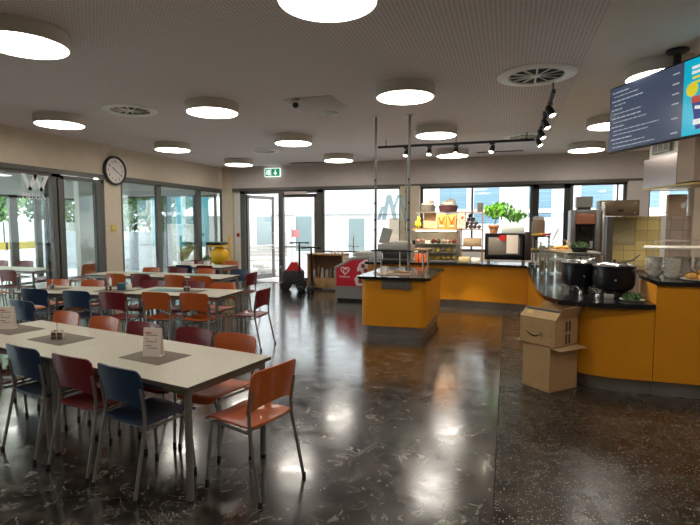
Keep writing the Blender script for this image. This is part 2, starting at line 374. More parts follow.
# entrance: double glass door in the back wall, left leaf swung outwards
dfm = MB()
struct(MB().b2(-7.93, -7.68, YB + 0.10, YB + 0.16, 0, HD).build('trim_7', M_WHITE))
dfm.b2(-7.68, -7.52, YB + 0.02, YB + 0.16, 0, HD).b2(-5.22, -5.06, YB + 0.02, YB + 0.16, 0, HD).b2(-7.68, -5.06, YB + 0.02, YB + 0.16, 2.62, HD)
d2 = struct(dfm.build('door_2', M_FRAME))
def leaf(name, w, hinge, ang):
    f = MB(); fw = 0.075
    f.b2(0, w, -0.025, 0.025, 0.02, 0.16).b2(0, w, -0.025, 0.025, 2.50, 2.60).b2(0, fw, -0.025, 0.025, 0.02, 2.6).b2(w - fw, w, -0.025, 0.025, 0.02, 2.6)
    o = f.build(name, M_FRAME, d2, loc=hinge, rot=(0, 0, ang))
    MB().b2(fw / 2, w - fw / 2, -0.004, 0.004, 0.1, 2.55).build('pane', M_GLASS, o)
    h = MB(); h.tube([(w - 0.10, -0.03, 0.95), (w - 0.10, -0.09, 0.95), (w - 0.10, -0.09, 1.45), (w - 0.10, -0.03, 1.45)], 0.012); h.build('door_handle', M_STEEL, o)
    h = MB(); h.b2(0.08, w - 0.08, -0.05, -0.03, 1.04, 1.08); h.build('push_bar', M_STEEL, o)
    return o
leaf('door_leaf', 1.14, (-7.50, YB + 0.10, 0), R(72))
leaf('door_leaf', 1.12, (-5.24, YB + 0.10, 0), R(180))
MB().b2(-6.43, -6.28, YB + 0.04, YB + 0.16, 0, 2.62).build('door_post', M_FRAME, d2)
MB().b2(-6.2, -5.5, YB - 0.03, YB + 0.03, 2.58, 2.66).build('door_closer', M_STEEL, d2)
struct(MB().b2(-7.93, -5.06, YB - 0.02, YB + 0.3, -0.02, 0.012).build('trim_2', M_STEEL))
struct(MB().b2(-7.92, 4.08, YB - 0.03, YB + 0.02, HD - 0.02, HD + 0.06).build('trim_3', M_FRAME))
struct(MB().b2(XL, XL + 0.03, 9.12, 13.4, HD - 0.02, HD + 0.06).build('trim_4', M_FRAME))
struct(MB().b2(XL, XL + 0.03, 1.5, 8.70, HD - 0.04, HD + 0.05).build('trim_5', M_FRAME))

# neighbouring dining room behind the left glass
AX = -13.0
M_ANF = mat('pale_floor', (0.42, 0.40, 0.37), 0.3, noise=0.1, nscale=3)
M_ANW = mat('annex_wall', (0.72, 0.74, 0.74), 0.8)
struct(MB().b2(AX - 0.1, XL - 0.1, 0.0, YB + 0.1, -0.12, -0.002).build('floor.002', M_ANF))
struct(MB().b2(AX - 0.1, XL - 0.16, 0.0, YB + 0.1, 3.1, 3.25).build('ceiling.002', M_ANW))
struct(MB().b2(AX - 0.2, AX, 0.0, YB, 2.52, 3.1).build('wall_annex', M_ANW))
struct(MB().b2(AX - 0.2, XL - 0.16, YB, YB + 0.2, 2.62, 3.1).build('wall_annex.001', M_ANW))
struct(MB().b2(AX - 0.2, XL - 0.16, -0.2, 0.0, 0, 3.25).build('wall_annex.002', M_ANW))
struct(MB().b2(-10.35, -10.2, 9.75, 10.25, 0, 3.1).build('wall_annex.003', M_ANW))
window(8, 'Y', 0.0, 13.2, 0.02, 2.52, AX, 0.06, mull=((4.0, .1), (6.4, .1), (8.2, .1), (9.0, .1), (10.2, 0.22), (10.95, 0.18), (11.6, 0.12), (12.6, .1)), frame=M_FRAME)
window(9, 'X', AX, XL - 0.16, 0.02, 2.62, YB + 0.06, 0.06, mull=((-10.27, 0.16), (-9.27, 0.16)), frame=M_FRAME)

# ------------------------------------------------------------------ outside
struct(MB().b2(-60, 40, YB + 0.1, 60, -0.15, -0.03).build('ground', M_PAVE))
struct(MB().b2(-60, AX - 0.1, -20, YB + 0.1, -0.15, -0.03).build('ground.001', M_PAVE))
tag(MB().b2(-70, -36, 6.0, 60, -0.03, 0.015).build('lawn', mat('lawn_grass', (0.16, 0.26, 0.05), 0.9, noise=0.4, nscale=6)), 'short green lawn outside beyond the left dining room windows', 'lawn', kind='stuff')
t = thing('garden_fence', 'pale board fence with a yellow lower rail beyond the left dining room', 'fence', (-19.0, 12.0, -0.03), 0)
m_ = MB()
for k in range(26): m_.b2(-.03, .03, -5 + k * .5, -4.55 + k * .5, 1.05, 1.85)
m_.build('boards', M_FACADE, t)
m_ = MB(); m_.b2(-.05, .05, -5, 8, .75, 1.05); m_.build('yellow_rail', mat('yellow_stripe', (0.45, 0.33, 0.05), 0.8), t)
for k in range(6): m_ = MB(); m_.b2(-.05, .05, -5 + k * 2.5, -4.9 + k * 2.5, 0, 1.9); m_.build('post', M_FACADE, t)
b = thing('office_building', 'pale office building with blue blinds across the yard behind the counter windows', 'building', (0, 21, 0))
fw_ = MB(); fw_.b2(-14, 12, 0.0, 6, -0.03, 11.0).b2(-14, 12, -0.12, 0.0, 2.18, 2.34); fw_.build('facade', M_FACADE, b, flat=True)
for x0, x1, z0, z1, m_ in ((-2.75, -1.65, 1.75, 3.6, 'b'), (-1.35, -0.35, 1.75, 3.6, 'b'), (0.75, 1.6, 2.0, 3.6, 'b'), (2.65, 3.75, 2.25, 3.6, 'b'), (4.3, 5.3, 2.25, 3.6, 'b'), (5.6, 6.6, 1.9, 3.6, 'b'),
                           (-11.3, -10.4, 0.5, 2.1, 'g'), (-9.3, -8.5, 0.5, 2.1, 'g'), (-6.75, -6.0, 0.5, 2.0, 'g'), (-4.9, -4.3, 0.5, 2.0, 't'), (-3.9, -3.2, 0.5, 2.0, 'g')):
    f = MB(); f.b2(x0 - .08, x1 + .08, -0.06, 0.0, z0 - .08, z1 + .08); w_ = f.build('window_frame', M_WHITE, b)
    MB().b2(x0, x1, -0.08, -0.055, z0, z1).build('blind' if m_ == 'b' else 'window_pane', {'b': M_BLIND, 'g': mat('pale_pane', (0.20, 0.26, 0.26), 0.2), 't': mat('tan_pane', (0.30, 0.23, 0.17), 0.4)}[m_], w_)
def tree(x, y, hgt, rad, n, label, leaf=M_LEAF, nm='tree'):
    t = thing(nm, label, 'tree', (x, y, 0), 0)
    m_ = MB(); m_.tube([(0, 0, 0), (0.05, 0, hgt * .4), (0, 0.05, hgt * .75)], [rad * .07, rad * .05, rad * .03]); m_.build('trunk', M_BARK, t)
    m_ = MB(); m_.leaves((0, 0, hgt * .58), (rad, rad, hgt * .42), n, 0.16); m_.build('crown', leaf, t, flat=True)
    return t
tree(-22.5, 16.2, 5.6, 1.7, 3400, 'bushy green tree outside, seen through the leftmost glass pane')
tree(-22.5, 20.2, 6.2, 1.9, 3400, 'taller dark green tree outside, right of the bushy one', M_DLEAF)
tree(-17.2, 18.3, 4.6, 1.5, 2200, 'green tree outside, left of the turquoise banners')
tree(-14.4, 18.6, 5.5, 1.5, 2000, 'dark green tree standing behind the turquoise banners', M_DLEAF)
tree(-12.3, 16.4, 2.0, 0.6, 1300, 'low green shrub behind the framed glass of the left room')
tree(-15.4, 23.0, 4.0, 1.6, 1500, 'green tree behind the white parasol')
tag(MB().b2(-18.5, -12.15, 15.4, 15.55, -0.03, 1.45).build('garden_wall', mat('grey_white_wall', (.30, .325, .35), .8)), 'plain low white garden wall outside the left windows', 'wall')
M_TURQ = mat('turquoise_cloth', (0.015, 0.28, 0.34), 0.7)
for x0, w_, lab in ((-12.52, 0.40, 'turquoise banner outside left of the mullion, nearest the green tree'), (-11.45, 0.30, 'narrow turquoise banner outside just right of the mullion'), (-10.62, 0.5, 'wide turquoise banner outside beside the white parasol')):
    t = thing('banner_flag', lab, 'banner', (x0, 15.2, -0.03), 0, 'turquoise banners')
    m_ = MB(); m_.tube([(0, 0, 0), (0, 0, 2.95)], 0.02); m_.build('pole', M_STEEL, t)
    m_ = MB(); m_.grid(lambda u, v: (0.02 + u * w_, 0.03 * math.sin(u * 7), 0.95 + v * 1.95), 8, 4, 0.006); m_.build('cloth', M_TURQ, t)
t = thing('parasol', 'white parasol open outside by the corner pane', 'parasol', (-11.1, 17.3, -0.03))
m_ = MB(); m_.tube([(0, 0, 0), (0, 0, 2.9)], 0.03); m_.build('pole', M_STEEL, t)
m_ = MB(); m_.lathe([(1.7, 2.05), (1.7, 2.08), (0.02, 2.85), (0.0, 2.85)], seg=8); m_.build('canopy', M_WHITE, t)
M_PALEWOOD = mat('weathered_wood', (.42, .38, .33), .8, noise=.15)
t = thing('street_bench', 'pale wooden slatted bench standing outside the entrance', 'bench', (-8.6, 16.5, -0.03), R(15))
m_ = MB()
for k in range(4): m_.b2(-.8, .8, -.2 + k * .12, -.1 + k * .12, .42, .46)
m_.build('seat', M_PALEWOOD, t)
m_ = MB()
for k in range(3): m_.b2(-.8, .8, .26, .29, .55 + k * .13, .65 + k * .13)
m_.build('backrest', M_PALEWOOD, t)
for x in (-.7, .7): m_ = MB(); m_.b2(x - .03, x + .03, -.2, .3, 0, .42); m_.build('leg', M_TUBE, t)
t = thing('pennant', 'small red and white pennant outside above the scooters', 'pennant', (-7.35, 16.2, -0.03))
m_ = MB(); m_.tube([(0, 0, 0), (0, 0, 1.75)], 0.015); m_.build('pole', M_STEEL, t)
m_ = MB(); m_.grid(lambda u, v: (u * .28, .02 * math.sin(u * 6), 1.30 + v * .26), 6, 3, .005); m_.build('cloth', mat('faded_red_cloth', (.62, .22, .22), .8), t)
t = thing('block_stack', 'pale stone blocks piled outside the entrance door', 'stones', (-7.9, 15.2, -0.03))
m_ = MB()
for k in range(9): m_.box((random.uniform(-.5, .5), random.uniform(-.2, .2), 0.1 + 0.12 * (k // 3)), (.42, .3, .12), rot=(0, 0, random.uniform(-.3, .3)), bev=.02)
m_.build('blocks', mat('pale_stone', (.5, .47, .43), .9, noise=.2), t)

# ================================================================== CEILING FIXTURES
def make_lamp():
    t = thing('ceiling_lamp', '', 'lamp')
    m_ = MB(); m_.lathe([(0.0, 0), (0.365, 0), (0.37, -0.005), (0.37, -0.135), (0.352, -0.135), (0.352, -0.128), (0, -0.128)], seg=40); m_.build('lamp_body', M_LAMPBODY, t)
    m_ = MB(); m_.lathe([(0.0, -0.1285), (0.351, -0.1285), (0.345, -0.1395), (0.25, -0.1435), (0.0, -0.1445)], seg=40); m_.build('diffuser', M_LAMP, t)
    return t
LX = (-6.87, -4.06, -1.27, 1.56); LY = (3.45, 6.26, 9.06, 11.8)
lamp_labels = {(1, 0): 'large round drum ceiling lamp cut by the left edge of the photo', (2, 0): 'largest round drum ceiling lamp, cut by the top edge of the photo',
 (0, 1): 'round drum ceiling lamp at the far left above the frosted lettering', (1, 1): 'round drum ceiling lamp right of the left ceiling vent', (2, 1): 'large round drum ceiling lamp above the two thin poles', (3, 1): 'round drum ceiling lamp half hidden behind the menu screen',
 (0, 2): 'round drum ceiling lamp up and right of the wall clock', (1, 2): 'round drum ceiling lamp below the smoke detector', (2, 2): 'round drum ceiling lamp just above the long spotlight rail', (3, 2): 'round drum ceiling lamp touching the left edge of the menu screen',
 (0, 3): 'small round drum ceiling lamp in the far left corner above the exit sign', (1, 3): 'small far round drum ceiling lamp right of the exit sign', (2, 3): 'small far round drum ceiling lamp seen just below the spotlight rail', (3, 3): 'far round drum ceiling lamp above the dark framed window'}
lamp0 = make_lamp(); first = True
for (i, j), lab in lamp_labels.items():
    if first: lamp0.location = (LX[i] - .10, LY[j], H); lamp0['label'] = lab; lamp0['group'] = 'round ceiling lamps'; first = False
    else: dup(lamp0, (LX[i], LY[j], H), 0, lab, 'round ceiling lamps')
for x, y in [(q, w) for q in LX + (4.37,) for w in (.65,)] + [(-6.87, 3.45), (1.56, 3.45), (4.37, 3.45), (4.37, 6.26), (4.37, 9.06), (4.37, 11.8)]:
    dup(lamp0, (x, y, H), 0, 'round drum ceiling lamp of the same grid beyond the edges of the photo', 'ceiling lamps outside the frame')
for x, y in ((-10.9, 5.9), (-10.9, 8.4), (-10.9, 10.9)):
    dup(lamp0, (x, y, 3.1), 0, 'round ceiling lamp of the neighbouring room behind the left glass', 'lamps of the neighbouring room')

M_VENT = mat('white_vent', (0.9, 0.89, 0.86), 0.5); M_VDARK = mat('vent_dark', (0.03, 0.03, 0.03), 0.8)
def vent(x, y, r, lab):
    t = thing('ceiling_vent', lab, 'vent', (x, y, H), 0, 'round ceiling vents')
    m_ = MB(); m_.lathe([(r * .68, 0), (r, 0), (r, -.008), (r * .95, -.018), (r * .70, -.02), (r * .68, -0.001)], seg=40); m_.build('ring', M_VENT, t)
    m_ = MB(); m_.lathe([(0, -.001), (r * .70, -.001), (r * .70, -.004), (0, -.004)], seg=40); m_.build('backing', M_VDARK, t)
    for k in range(12):
        a = k * math.pi / 6; m_ = MB(); m_.box((r * .40, 0, -.011), (r * .56, r * .045, .010), rot=(R(30), 0, 0)); o = m_.build('blade', M_VENT, t, rot=(0, 0, a))
    m_ = MB(); m_.lathe([(0, -.004), (r * .13, -.004), (r * .13, -.018), (0, -.02)], seg=20); m_.build('hub', M_VENT, t)
vent(-5.47, 6.24, .40, 'round swirl ceiling vent between the lamps on the left')
vent(0.27, 6.24, .44, 'big white round swirl vent near the short spotlight rail')
vent(-5.45, 10.55, .36, 'small far round ceiling vent above the entrance')
vent(0.26, 10.40, .40, 'far round ceiling vent where the two spotlight rails meet')
t = thing('smoke_detector', 'small dark smoke detector hanging below its ceiling plate', 'detector', (-2.82, 6.38, H))
m_ = MB(); m_.lathe([(0, 0), (.06, 0), (.06, -.05), (.03, -.06), (0, -.06)], seg=20); m_.build('base', M_LAMPBODY, t)
m_ = MB(); m_.lathe([(0, -.06), (.035, -.06), (.045, -.10), (.02, -.125), (0, -.125)], seg=20); m_.build('sensor_head', M_BLACK, t)
t = thing('ceiling_dome', 'flat white ceiling sensor dome right of the smoke detector', 'sensor', (-2.67, 7.32, H))
m_ = MB(); m_.lathe([(0, 0), (.13, 0), (.13, -.03), (.11, -.04), (0, -.042)], seg=28); m_.build('housing', M_VENT, t)
m_ = MB(); m_.lathe([(0, -.041), (.09, -.041), (.05, -.062), (0, -.066)], seg=28); m_.build('dome', M_WHITE, t)
tag(MB().b2(-3.0, -2.28, 6.35, 7.12, H - .006, H, .002).build('ceiling_hatch', mat('hatch_paint', (.55, .52, .48), .7)), 'square pale access hatch set in the ceiling beside the smoke detector', 'hatch')
for x0, x1, y, lab in ((-5.85, -4.89, 12.85, 'thin dark slot diffuser in the ceiling above the entrance door'), (-.75, .30, 12.3, 'thin dark slot diffuser in the ceiling behind the long spotlight rail')):
    t = thing('slot_diffuser', lab, 'vent', (x0, y, H))
    m_ = MB(); m_.b2(0, x1 - x0, -.05, .05, -.015, 0); m_.build('frame', M_FRAME, t)
    m_ = MB(); m_.b2(.02, x1 - x0 - .02, -.025, .025, -.018, -.0148); m_.build('slot', M_BLACK, t)

# spotlight rails
ZR = 3.28
def rail(p0, p1, lab, hang):
    t = thing('spotlight_rail', lab, 'rail', (0, 0, 0))
    m_ = MB(); v = Vector(p1) - Vector(p0); m_.box((Vector(p0) + Vector(p1)) / 2, (abs(v.x) + .04, abs(v.y) + .04, .045)); m_.build('track', M_BLACK, t)
    for h in hang: m_ = MB(); m_.tube([(h[0], h[1], ZR), (h[0], h[1], H)], .008); m_.build('hanger', M_BLACK, t)
rail((-2.55, 9.93, ZR), (.42, 9.93, ZR), 'long black spotlight rail running left to right above the back counter', [(-2.4, 9.93), (-1, 9.93), (.3, 9.93)])
rail((.48, 6.45, ZR), (.48, 9.97, ZR), 'black spotlight rail running towards the viewer from the big vent', [(.48, 6.55), (.48, 8.2), (.48, 9.7)])
def make_spot():
    t = thing('rail_spotlight', '', 'spotlight')
    m_ = MB(); m_.b2(-.05, .05, -.015, .015, -.03, 0); m_.build('adapter', M_BLACK, t)
    m_ = MB(); m_.tube([(0, 0, -.03), (0, 0, -.09)], .009); m_.build('arm', M_BLACK, t)
    Mx = Matrix.Translation((0, 0, -.11)) @ Euler((R(-28), R(12), 0)).to_matrix().to_4x4()
    m_ = MB(); m_.lathe([(0, .07), (.035, .07), (.045, .03), (.05, -.075), (.043, -.075), (.04, -.06), (0, -.06)], seg=20, M=Mx); m_.build('lamp_head', M_BLACK, t)
    m_ = MB(); m_.lathe([(0, -.062), (.041, -.062), (.041, -.066), (0, -.068)], seg=20, M=Mx); m_.build('lens', M_SPOT, t)
    return t
sp0 = make_spot(); k = 0
for (x, y, rz, lab) in ((-1.98, 9.93, 0, 'black spotlight at the left end of the long rail, by the right pole'), (-1.52, 9.93, 0.3, 'black spotlight second from the left on the long rail'), (-1.0, 9.93, .2, 'black spotlight third from the left, over the far lamp on the long rail'), (-.32, 9.93, -.2, 'black spotlight hanging alone on the right half of the long rail'),
                       (.48, 9.4, 1.3, 'black spotlight at the corner where the rails meet'), (.48, 8.6, 1.2, 'second black spotlight from the rail corner on the short rail'), (.48, 7.75, 1.3, 'third black spotlight from the rail corner on the short rail'), (.48, 6.9, 1.2, 'black spotlight nearest the big white vent')):
    if k == 0: sp0.location = (x, y, ZR - .022); sp0.rotation_euler = (0, 0, rz); sp0['label'] = lab; sp0['group'] = 'rail spotlights'
    else: dup(sp0, (x, y, ZR - .022), rz, lab, 'rail spotlights')
    k += 1
# real light of each spot (inside its own head, aimed down)
for (x, y, tx, ty) in ((-1.98, 9.93, -1.7, 10.6), (-1.52, 9.93, -1.5, 10.6), (-1.0, 9.93, -.9, 10.6), (-.32, 9.93, -.2, 10.6), (.48, 9.4, 1.0, 9.2), (.48, 8.6, 1.0, 8.4), (.48, 7.75, 1.0, 7.4), (.48, 6.9, 1.1, 6.4)):
    ld = bpy.data.lights.new('spot_beam', 'SPOT'); ld.energy = 80; ld.color = (1, .85, .62); ld.spot_size = R(60); ld.spot_blend = .6; ld.shadow_soft_size = .04
    lo = bpy.data.objects.new('spot_beam', ld); COL.objects.link(lo); lo.location = (x, y, ZR - .23)
    lo.rotation_euler = (Vector((tx, ty, 1.0)) - Vector((x, y, ZR - .23))).to_track_quat('-Z', 'Y').to_euler()

# ================================================================== WALL FIXTURES
t = thing('wall_clock', 'round black-rimmed wall clock with white face on the cream pillar', 'clock', (XL + .002, 8.97, 2.90))
RX = Matrix.Rotation(R(90), 4, 'Y')
m_ = MB(); m_.lathe([(0, 0), (.31, 0), (.325, .03), (.315, .07), (.285, .075), (.27, .045), (0, .045)], seg=40, M=RX); m_.build('rim', M_BLACK, t)
m_ = MB(); m_.lathe([(0, .044), (.272, .044), (.272, .049), (0, .049)], seg=40, M=RX); m_.build('face', mat('clock_face', (.72, .66, .60), .5), t)
for n in range(12):
    a = R(90 - 30 * (n if n else 12)); text('numeral', str(n or 12), .085, M_TAPE, t, (.0505, .205 * math.cos(a), .205 * math.sin(a) - .03), (R(90), 0, R(90)), .0008, align='CENTER')
def hand(nm, ang, ln, w):
    a = R(90 - ang); m_ = MB(); m_.b2(-w / 2, w / 2, -.03, ln, 0, .004)
    m_.build(nm, M_TAPE, t, loc=(.054, 0, 0), rot=Matrix(((0, 0, 1), (math.sin(a), math.cos(a), 0), (-math.cos(a) if False else math.cos(a + math.pi / 2), math.sin(a), 0))).to_euler() if False else (Matrix.Rotation(a - math.pi / 2, 3, 'X') @ Matrix(((0, 0, 1), (1, 0, 0), (0, 1, 0)))).to_euler())
hand('hour_hand', 305, .12, .018); hand('minute_hand', 120, .19, .012)
t = thing('wall_plate', 'small square yellow plate on the cream pillar below the clock', 'plate', (XL, 8.90, 1.63))
m_ = MB(); m_.box((.008, 0, 0), (.016, .15, .15), bev=.004); m_.build('plate', mat('yellow_plate', (.55, .40, .06), .5), t)
m_ = MB(); m_.box((.017, 0, 0), (.006, .10, .10), bev=.002); m_.build('button', mat('yellow_button', (.62, .48, .10), .4), t)
t = thing('fire_alarm', 'small red alarm call point beside the entrance door frame', 'alarm', (-7.80, YB + .10, 1.40))
m_ = MB(); m_.box((0, -.02, 0), (.08, .04, .11), bev=.006); m_.build('housing', M_REDPRINT, t)
m_ = MB(); m_.box((0, -.042, 0), (.045, .006, .05)); m_.build('button', M_BLACK, t)
t = thing('exit_sign', 'lit green and white emergency exit sign above the entrance', 'sign', (-6.55, YB - .06, 3.22))
M_SIGNG = mat('exit_green', (.0, .22, .10), .4, emit=.35); M_SIGNW = mat('exit_white', (.75, .85, .80), .4, emit=.5)
m_ = MB(); m_.box((0, 0, 0), (.50, .05, .25), bev=.008); m_.build('housing', M_SIGNW, t)
m_ = MB(); m_.box((.10, -.027, 0), (.27, .006, .21)); m_.build('green_panel', M_SIGNG, t)
m_ = MB(); m_.box((-.14, -.027, 0), (.17, .006, .21)); m_.build('green_panel', M_SIGNG, t)
m_ = MB(); m_.box((-.10, -.032, 0), (.06, .004, .15)); m_.build('door_symbol', M_SIGNW, t)
m_ = MB(); m_.ball((-.165, -.032, .065), .014, (1, .2, 1)).box((-.165, -.032, .02), (.02, .004, .06), rot=(0, R(15), 0)).box((-.185, -.032, -.035), (.014, .004, .07), rot=(0, R(35), 0)).box((-.15, -.032, -.035), (.014, .004, .07), rot=(0, R(-30), 0)).box((-.145, -.032, .035), (.05, .004, .012), rot=(0, R(20), 0)); m_.build('running_figure', M_SIGNW, t)
m_ = MB(); m_.box((.10, -.032, .03), (.028, .004, .09)).prism([(-.06, 0), (.06, 0), (0, -.07)], 0, .004, M=Matrix.Translation((.10, -.030, -.01)) @ Matrix.Rotation(R(90), 4, 'X')); m_.build('arrow', M_SIGNW, t)

t = thing('play_machine', 'yellow rounded plastic play machine in the far left corner of the room', 'toy', (-7.93, 12.45, 0))
M_YEL = mat('yellow_plastic', (0.75, 0.42, 0.01), 0.4)
m_ = MB(); m_.ball((0, 0, 0.80), 0.30, (1, 0.8, 0.95)); m_.build('body', M_YEL, t)
m_ = MB(); m_.box((-.05, 0, 1.10), (0.55, 0.4, 0.05), bev=0.02); m_.build('roof', M_YEL, t)
m_ = MB(); m_.box((-.08, 0, 1.17), (0.5, 0.42, 0.08), bev=0.03); m_.build('roof_cover', M_BLACK, t)
m_ = MB(); m_.lathe([(0, 0), (.26, 0), (.24, .50), (.12, .56), (0, .56)], seg=24); m_.build('base', M_BLACK, t)
for x in (-.31, .33): m_ = MB(); m_.tube([(x, 0, 0), (x, 0, 1.09 if x < 0 else 1.38)], 0.03); m_.build('post', M_YEL, t)

# ================================================================== MENU SCREEN
TV_DIR = math.atan2(-1.04, .55)
t = thing('menu_screen', 'large dark menu screen with a cyan side panel hanging from the ceiling', 'screen', (1.60, 5.55, 2.90), TV_DIR)
W_, H_ = 2.05, .70                      # local +x runs towards the viewer and right; -y faces the room
M_SCR = mat('screen_navy', (.020, .030, .055), .25, noise=.35, nscale=2, emit=.0)
nt = M_SCR.node_tree; b_ = nt.nodes['Principled BSDF']; b_.inputs['Emission Color'].default_value = (.045, .06, .10, 1); b_.inputs['Emission Strength'].default_value = .38
M_CYAN = mat('screen_cyan', (.0, .30, .44), .25, emit=.42); M_TXT = mat('screen_text', (.45, .5, .55), .4, emit=.18); M_SYEL = mat('screen_yellow', (.75, .62, .02), .4, emit=.25); M_SRED = mat('screen_red', (.5, .06, .04), .4, emit=.25); M_SBLU = mat('screen_blue', (.03, .05, .22), .4, emit=.25); M_SWHT = mat('screen_white', (.8, .8, .8), .4, emit=.25)
x0, x1 = -1.08, .62
m_ = MB(); m_.b2(x0, x1, 0, .06, -.37, .37, .008); m_.build('housing', M_BLACK, t)
xs = -.05
m_ = MB(); m_.b2(x0 + .018, xs, -.003, .002, -.352, .352); scr = m_.build('menu_panel', M_SCR, t)
m_ = MB(); m_.b2(xs, x1 - .018, -.003, .002, -.352, .352); ad = m_.build('advert_panel', M_CYAN, t)
z = .30; rnd = random.Random(3)
for blk, widths in enumerate(((.26, .36), (.46, .18), (.16, .42), (.44, .50), (.20, .66, .52), (.32, .48, .62))):
    for q, w_ in enumerate(widths):
        m_ = MB(); x = x0 + .05 + (.0 if q == 0 else .03); xe = x + w_
        while x < xe:
            l_ = rnd.uniform(.03, .08); m_.b2(x, min(x + l_, xe), -.005, -.0031, z - .008, z + (.001 if q else .005)); x += l_ + .012
        m_.build('text_line', M_TXT, scr); z -= .044
    m_ = MB(); m_.b2(xs - .13, xs - .05, -.005, -.0031, z + .05, z + .064); m_.build('price_line', M_TXT, scr)
    z -= .008
m_ = MB()
for q, (w_, zz) in enumerate(((.34, .27), (.22, .225))): m_.b2(xs + .09, xs + .09 + w_, -.006, -.0031, zz - .016, zz + .012)
m_.build('headline', M_SWHT, ad)
m_ = MB()
for q, (w_, zz) in enumerate(((.30, .175), (.24, .13))): m_.b2(xs + .10, xs + .10 + w_, -.006, -.0031, zz - .012, zz + .010)
m_.build('headline', M_SYEL, ad)
def disc(nm, x, z, r, mm): MB().lathe([(0, 0), (r, 0), (r, .003), (0, .003)], seg=24, M=Matrix.Translation((x, -.0035, z)) @ Matrix.Rotation(R(90), 4, 'X')).build(nm, mm, ad)
disc('price_bubble', xs + .10, .07, .065, M_SYEL); disc('price_bubble', xs + .30, -.20, .085, M_SYEL)
m_ = MB(); m_.box((xs + .28, -.005, -.03), (.36, .004, .06)); m_.build('product_picture', M_SRED, ad)
m_ = MB(); m_.prism([(-.16, .12), (.18, .14), (.15, -.16), (-.10, -.16)], 0, .003, M=Matrix.Translation((xs + .26, -.0032, -.15)) @ Matrix.Rotation(R(90), 4, 'X')); m_.build('product_picture', M_SBLU, ad)
m_ = MB(); m_.box((xs + .24, -.0075, -.12), (.2, .002, .03), rot=(0, R(10), 0)).box((xs + .2, -.0075, -.24), (.14, .002, .05)); m_.build('product_picture', M_SWHT, ad)
m_ = MB(); m_.tube([(-.22, .07, .30), (-.22, .07, .52)], .035); m_.build('mount_pole', M_BLACK, t)
m_ = MB(); m_.lathe([(0, .525), (.10, .525), (.10, .505), (.04, .48), (0, .48)], c=(-.22, .07, 0), seg=24); m_.build('ceiling_plate', M_BLACK, t)
m_ = MB(); m_.box((0, .08, .2), (.3, .05, .3)); m_.build('mount_bracket', M_BLACK, t)

# ================================================================== CHAIRS
def make_chair(material, label):
    t = thing('dining_chair', label, 'chair')
    def seat(u, v):
        x = (u - .5) * .40; y = -.19 + v * .455
        w = 1 - .10 * v ** 2
        z = .445 + .014 * abs(2 * u - 1) ** 2 - .012 * math.exp(-((v - .42) / .25) ** 2) * (1 - abs(2 * u - 1) ** 2)
        if v > .78: z -= .035 * ((v - .78) / .22) ** 2
        if v < .08: z += .006 * ((.08 - v) / .08)
        c = max(0, abs(2 * u - 1) - .75) / .25
        if v > .85: y -= .03 * c * c
        return (x * w, y, z)
    m_ = MB(); m_.grid(seat, 14, 12, .012); m_.build('seat', material, t)
    def back(u, v):
        a = 2 * u - 1
        zb = .545 + .045 * math.sqrt(max(0, 1 - (abs(a) / .86) ** 2)) if abs(a) < .86 else .545
        zt = .822 - .010 * a * a - (.028 * ((abs(a) - .85) / .15) ** 2 if abs(a) > .85 else 0)
        z = zb + (zt - zb) * v
        y = -.205 - .045 * (z - .545) / .26 + .035 * a * a
        return (a * .212, y, z)
    m_ = MB(); m_.grid(back, 24, 8, .011); m_.build('backrest', material, t)
    r = .0115
    for s in (-1, 1):
        m_ = MB(); m_.tube([(s * .212, -.275, 0.012), (s * .203, -.20, .36), (s * .199, -.183, .44), (s * .199, -.180, .52), (s * .202, -.190, .60), (s * .203, -.205, .70)], r, 8); l = m_.build('leg', M_TUBE, t)
        m_ = MB(); m_.lathe([(0, 0), (.014, 0), (.014, .03), (0, .03)], c=(s * .213, -.277, 0), seg=10); m_.build('rubber_foot', M_RUBBER, l)
        m_ = MB(); m_.tube([(s * .20, .205, .012), (s * .185, .18, .36), (s * .18, .17, .418), (s * .178, .14, .425)], r, 8); l = m_.build('leg', M_TUBE, t)
        m_ = MB(); m_.lathe([(0, 0), (.014, 0), (.014, .03), (0, .03)], c=(s * .20, .205, 0), seg=10); m_.build('rubber_foot', M_RUBBER, l)
    m_ = MB()
    for s in (-1, 1): m_.tube([(s * .178, .15, .425), (s * .196, -.16, .425)], .010, 8)
    m_.tube([(-.178, .14, .425), (.178, .14, .425)], .009, 8); m_.tube([(-.195, -.15, .425), (.195, -.15, .425)], .009, 8)
    m_.build('seat_frame', M_TUBE, t)
    return t
PROTO = {}
def chair(c, x, y, face, label, group):
    """face: direction in degrees (0 = +X, 90 = +Y) that a sitter would look"""
    rz = R(face - 90)
    if c not in PROTO:
        o = make_chair({'o': M_ORANGE, 'r': M_RED, 'n': M_NAVY}[c], label); o.location = (x, y, 0); o.rotation_euler = (0, 0, rz); o['group'] = group; PROTO[c] = o; return o
    return dup(PROTO[c], (x, y, 0), rz, label, group)
G1, G2, G3, G4, G5 = 'chairs at the front table', 'chairs at the second table row', 'chairs at the third table row', 'chairs at the farthest table', 'chairs in the room behind the glass'
chair('n', -3.34, 2.88, 79, 'navy blue chair at the near side of the front table, second from its left end', G1)
chair('r', -2.775, 2.78, 80, 'dark red chair between the two navy chairs at the near side of the front table', G1)
chair('n', -2.27, 2.67, 77, 'navy blue chair nearest the front right table leg', G1)
chair('r', -3.90, 2.98, 79, 'dark red chair cut by the left edge of the photo at the front table', G1)
chair('o', -4.29, 3.64, -101, 'orange chair at the far side of the front table, behind the condiment caddy', G1)
chair('o', -3.70, 3.53, -101, 'orange chair at the far side of the front table, between caddy and menu card', G1)
chair('r', -3.16, 3.42, -101, 'red chair half hidden behind the nearer menu card', G1)
chair('r', -2.57, 3.35, -101, 'red chair right of the menu card at the far side of the front table', G1)
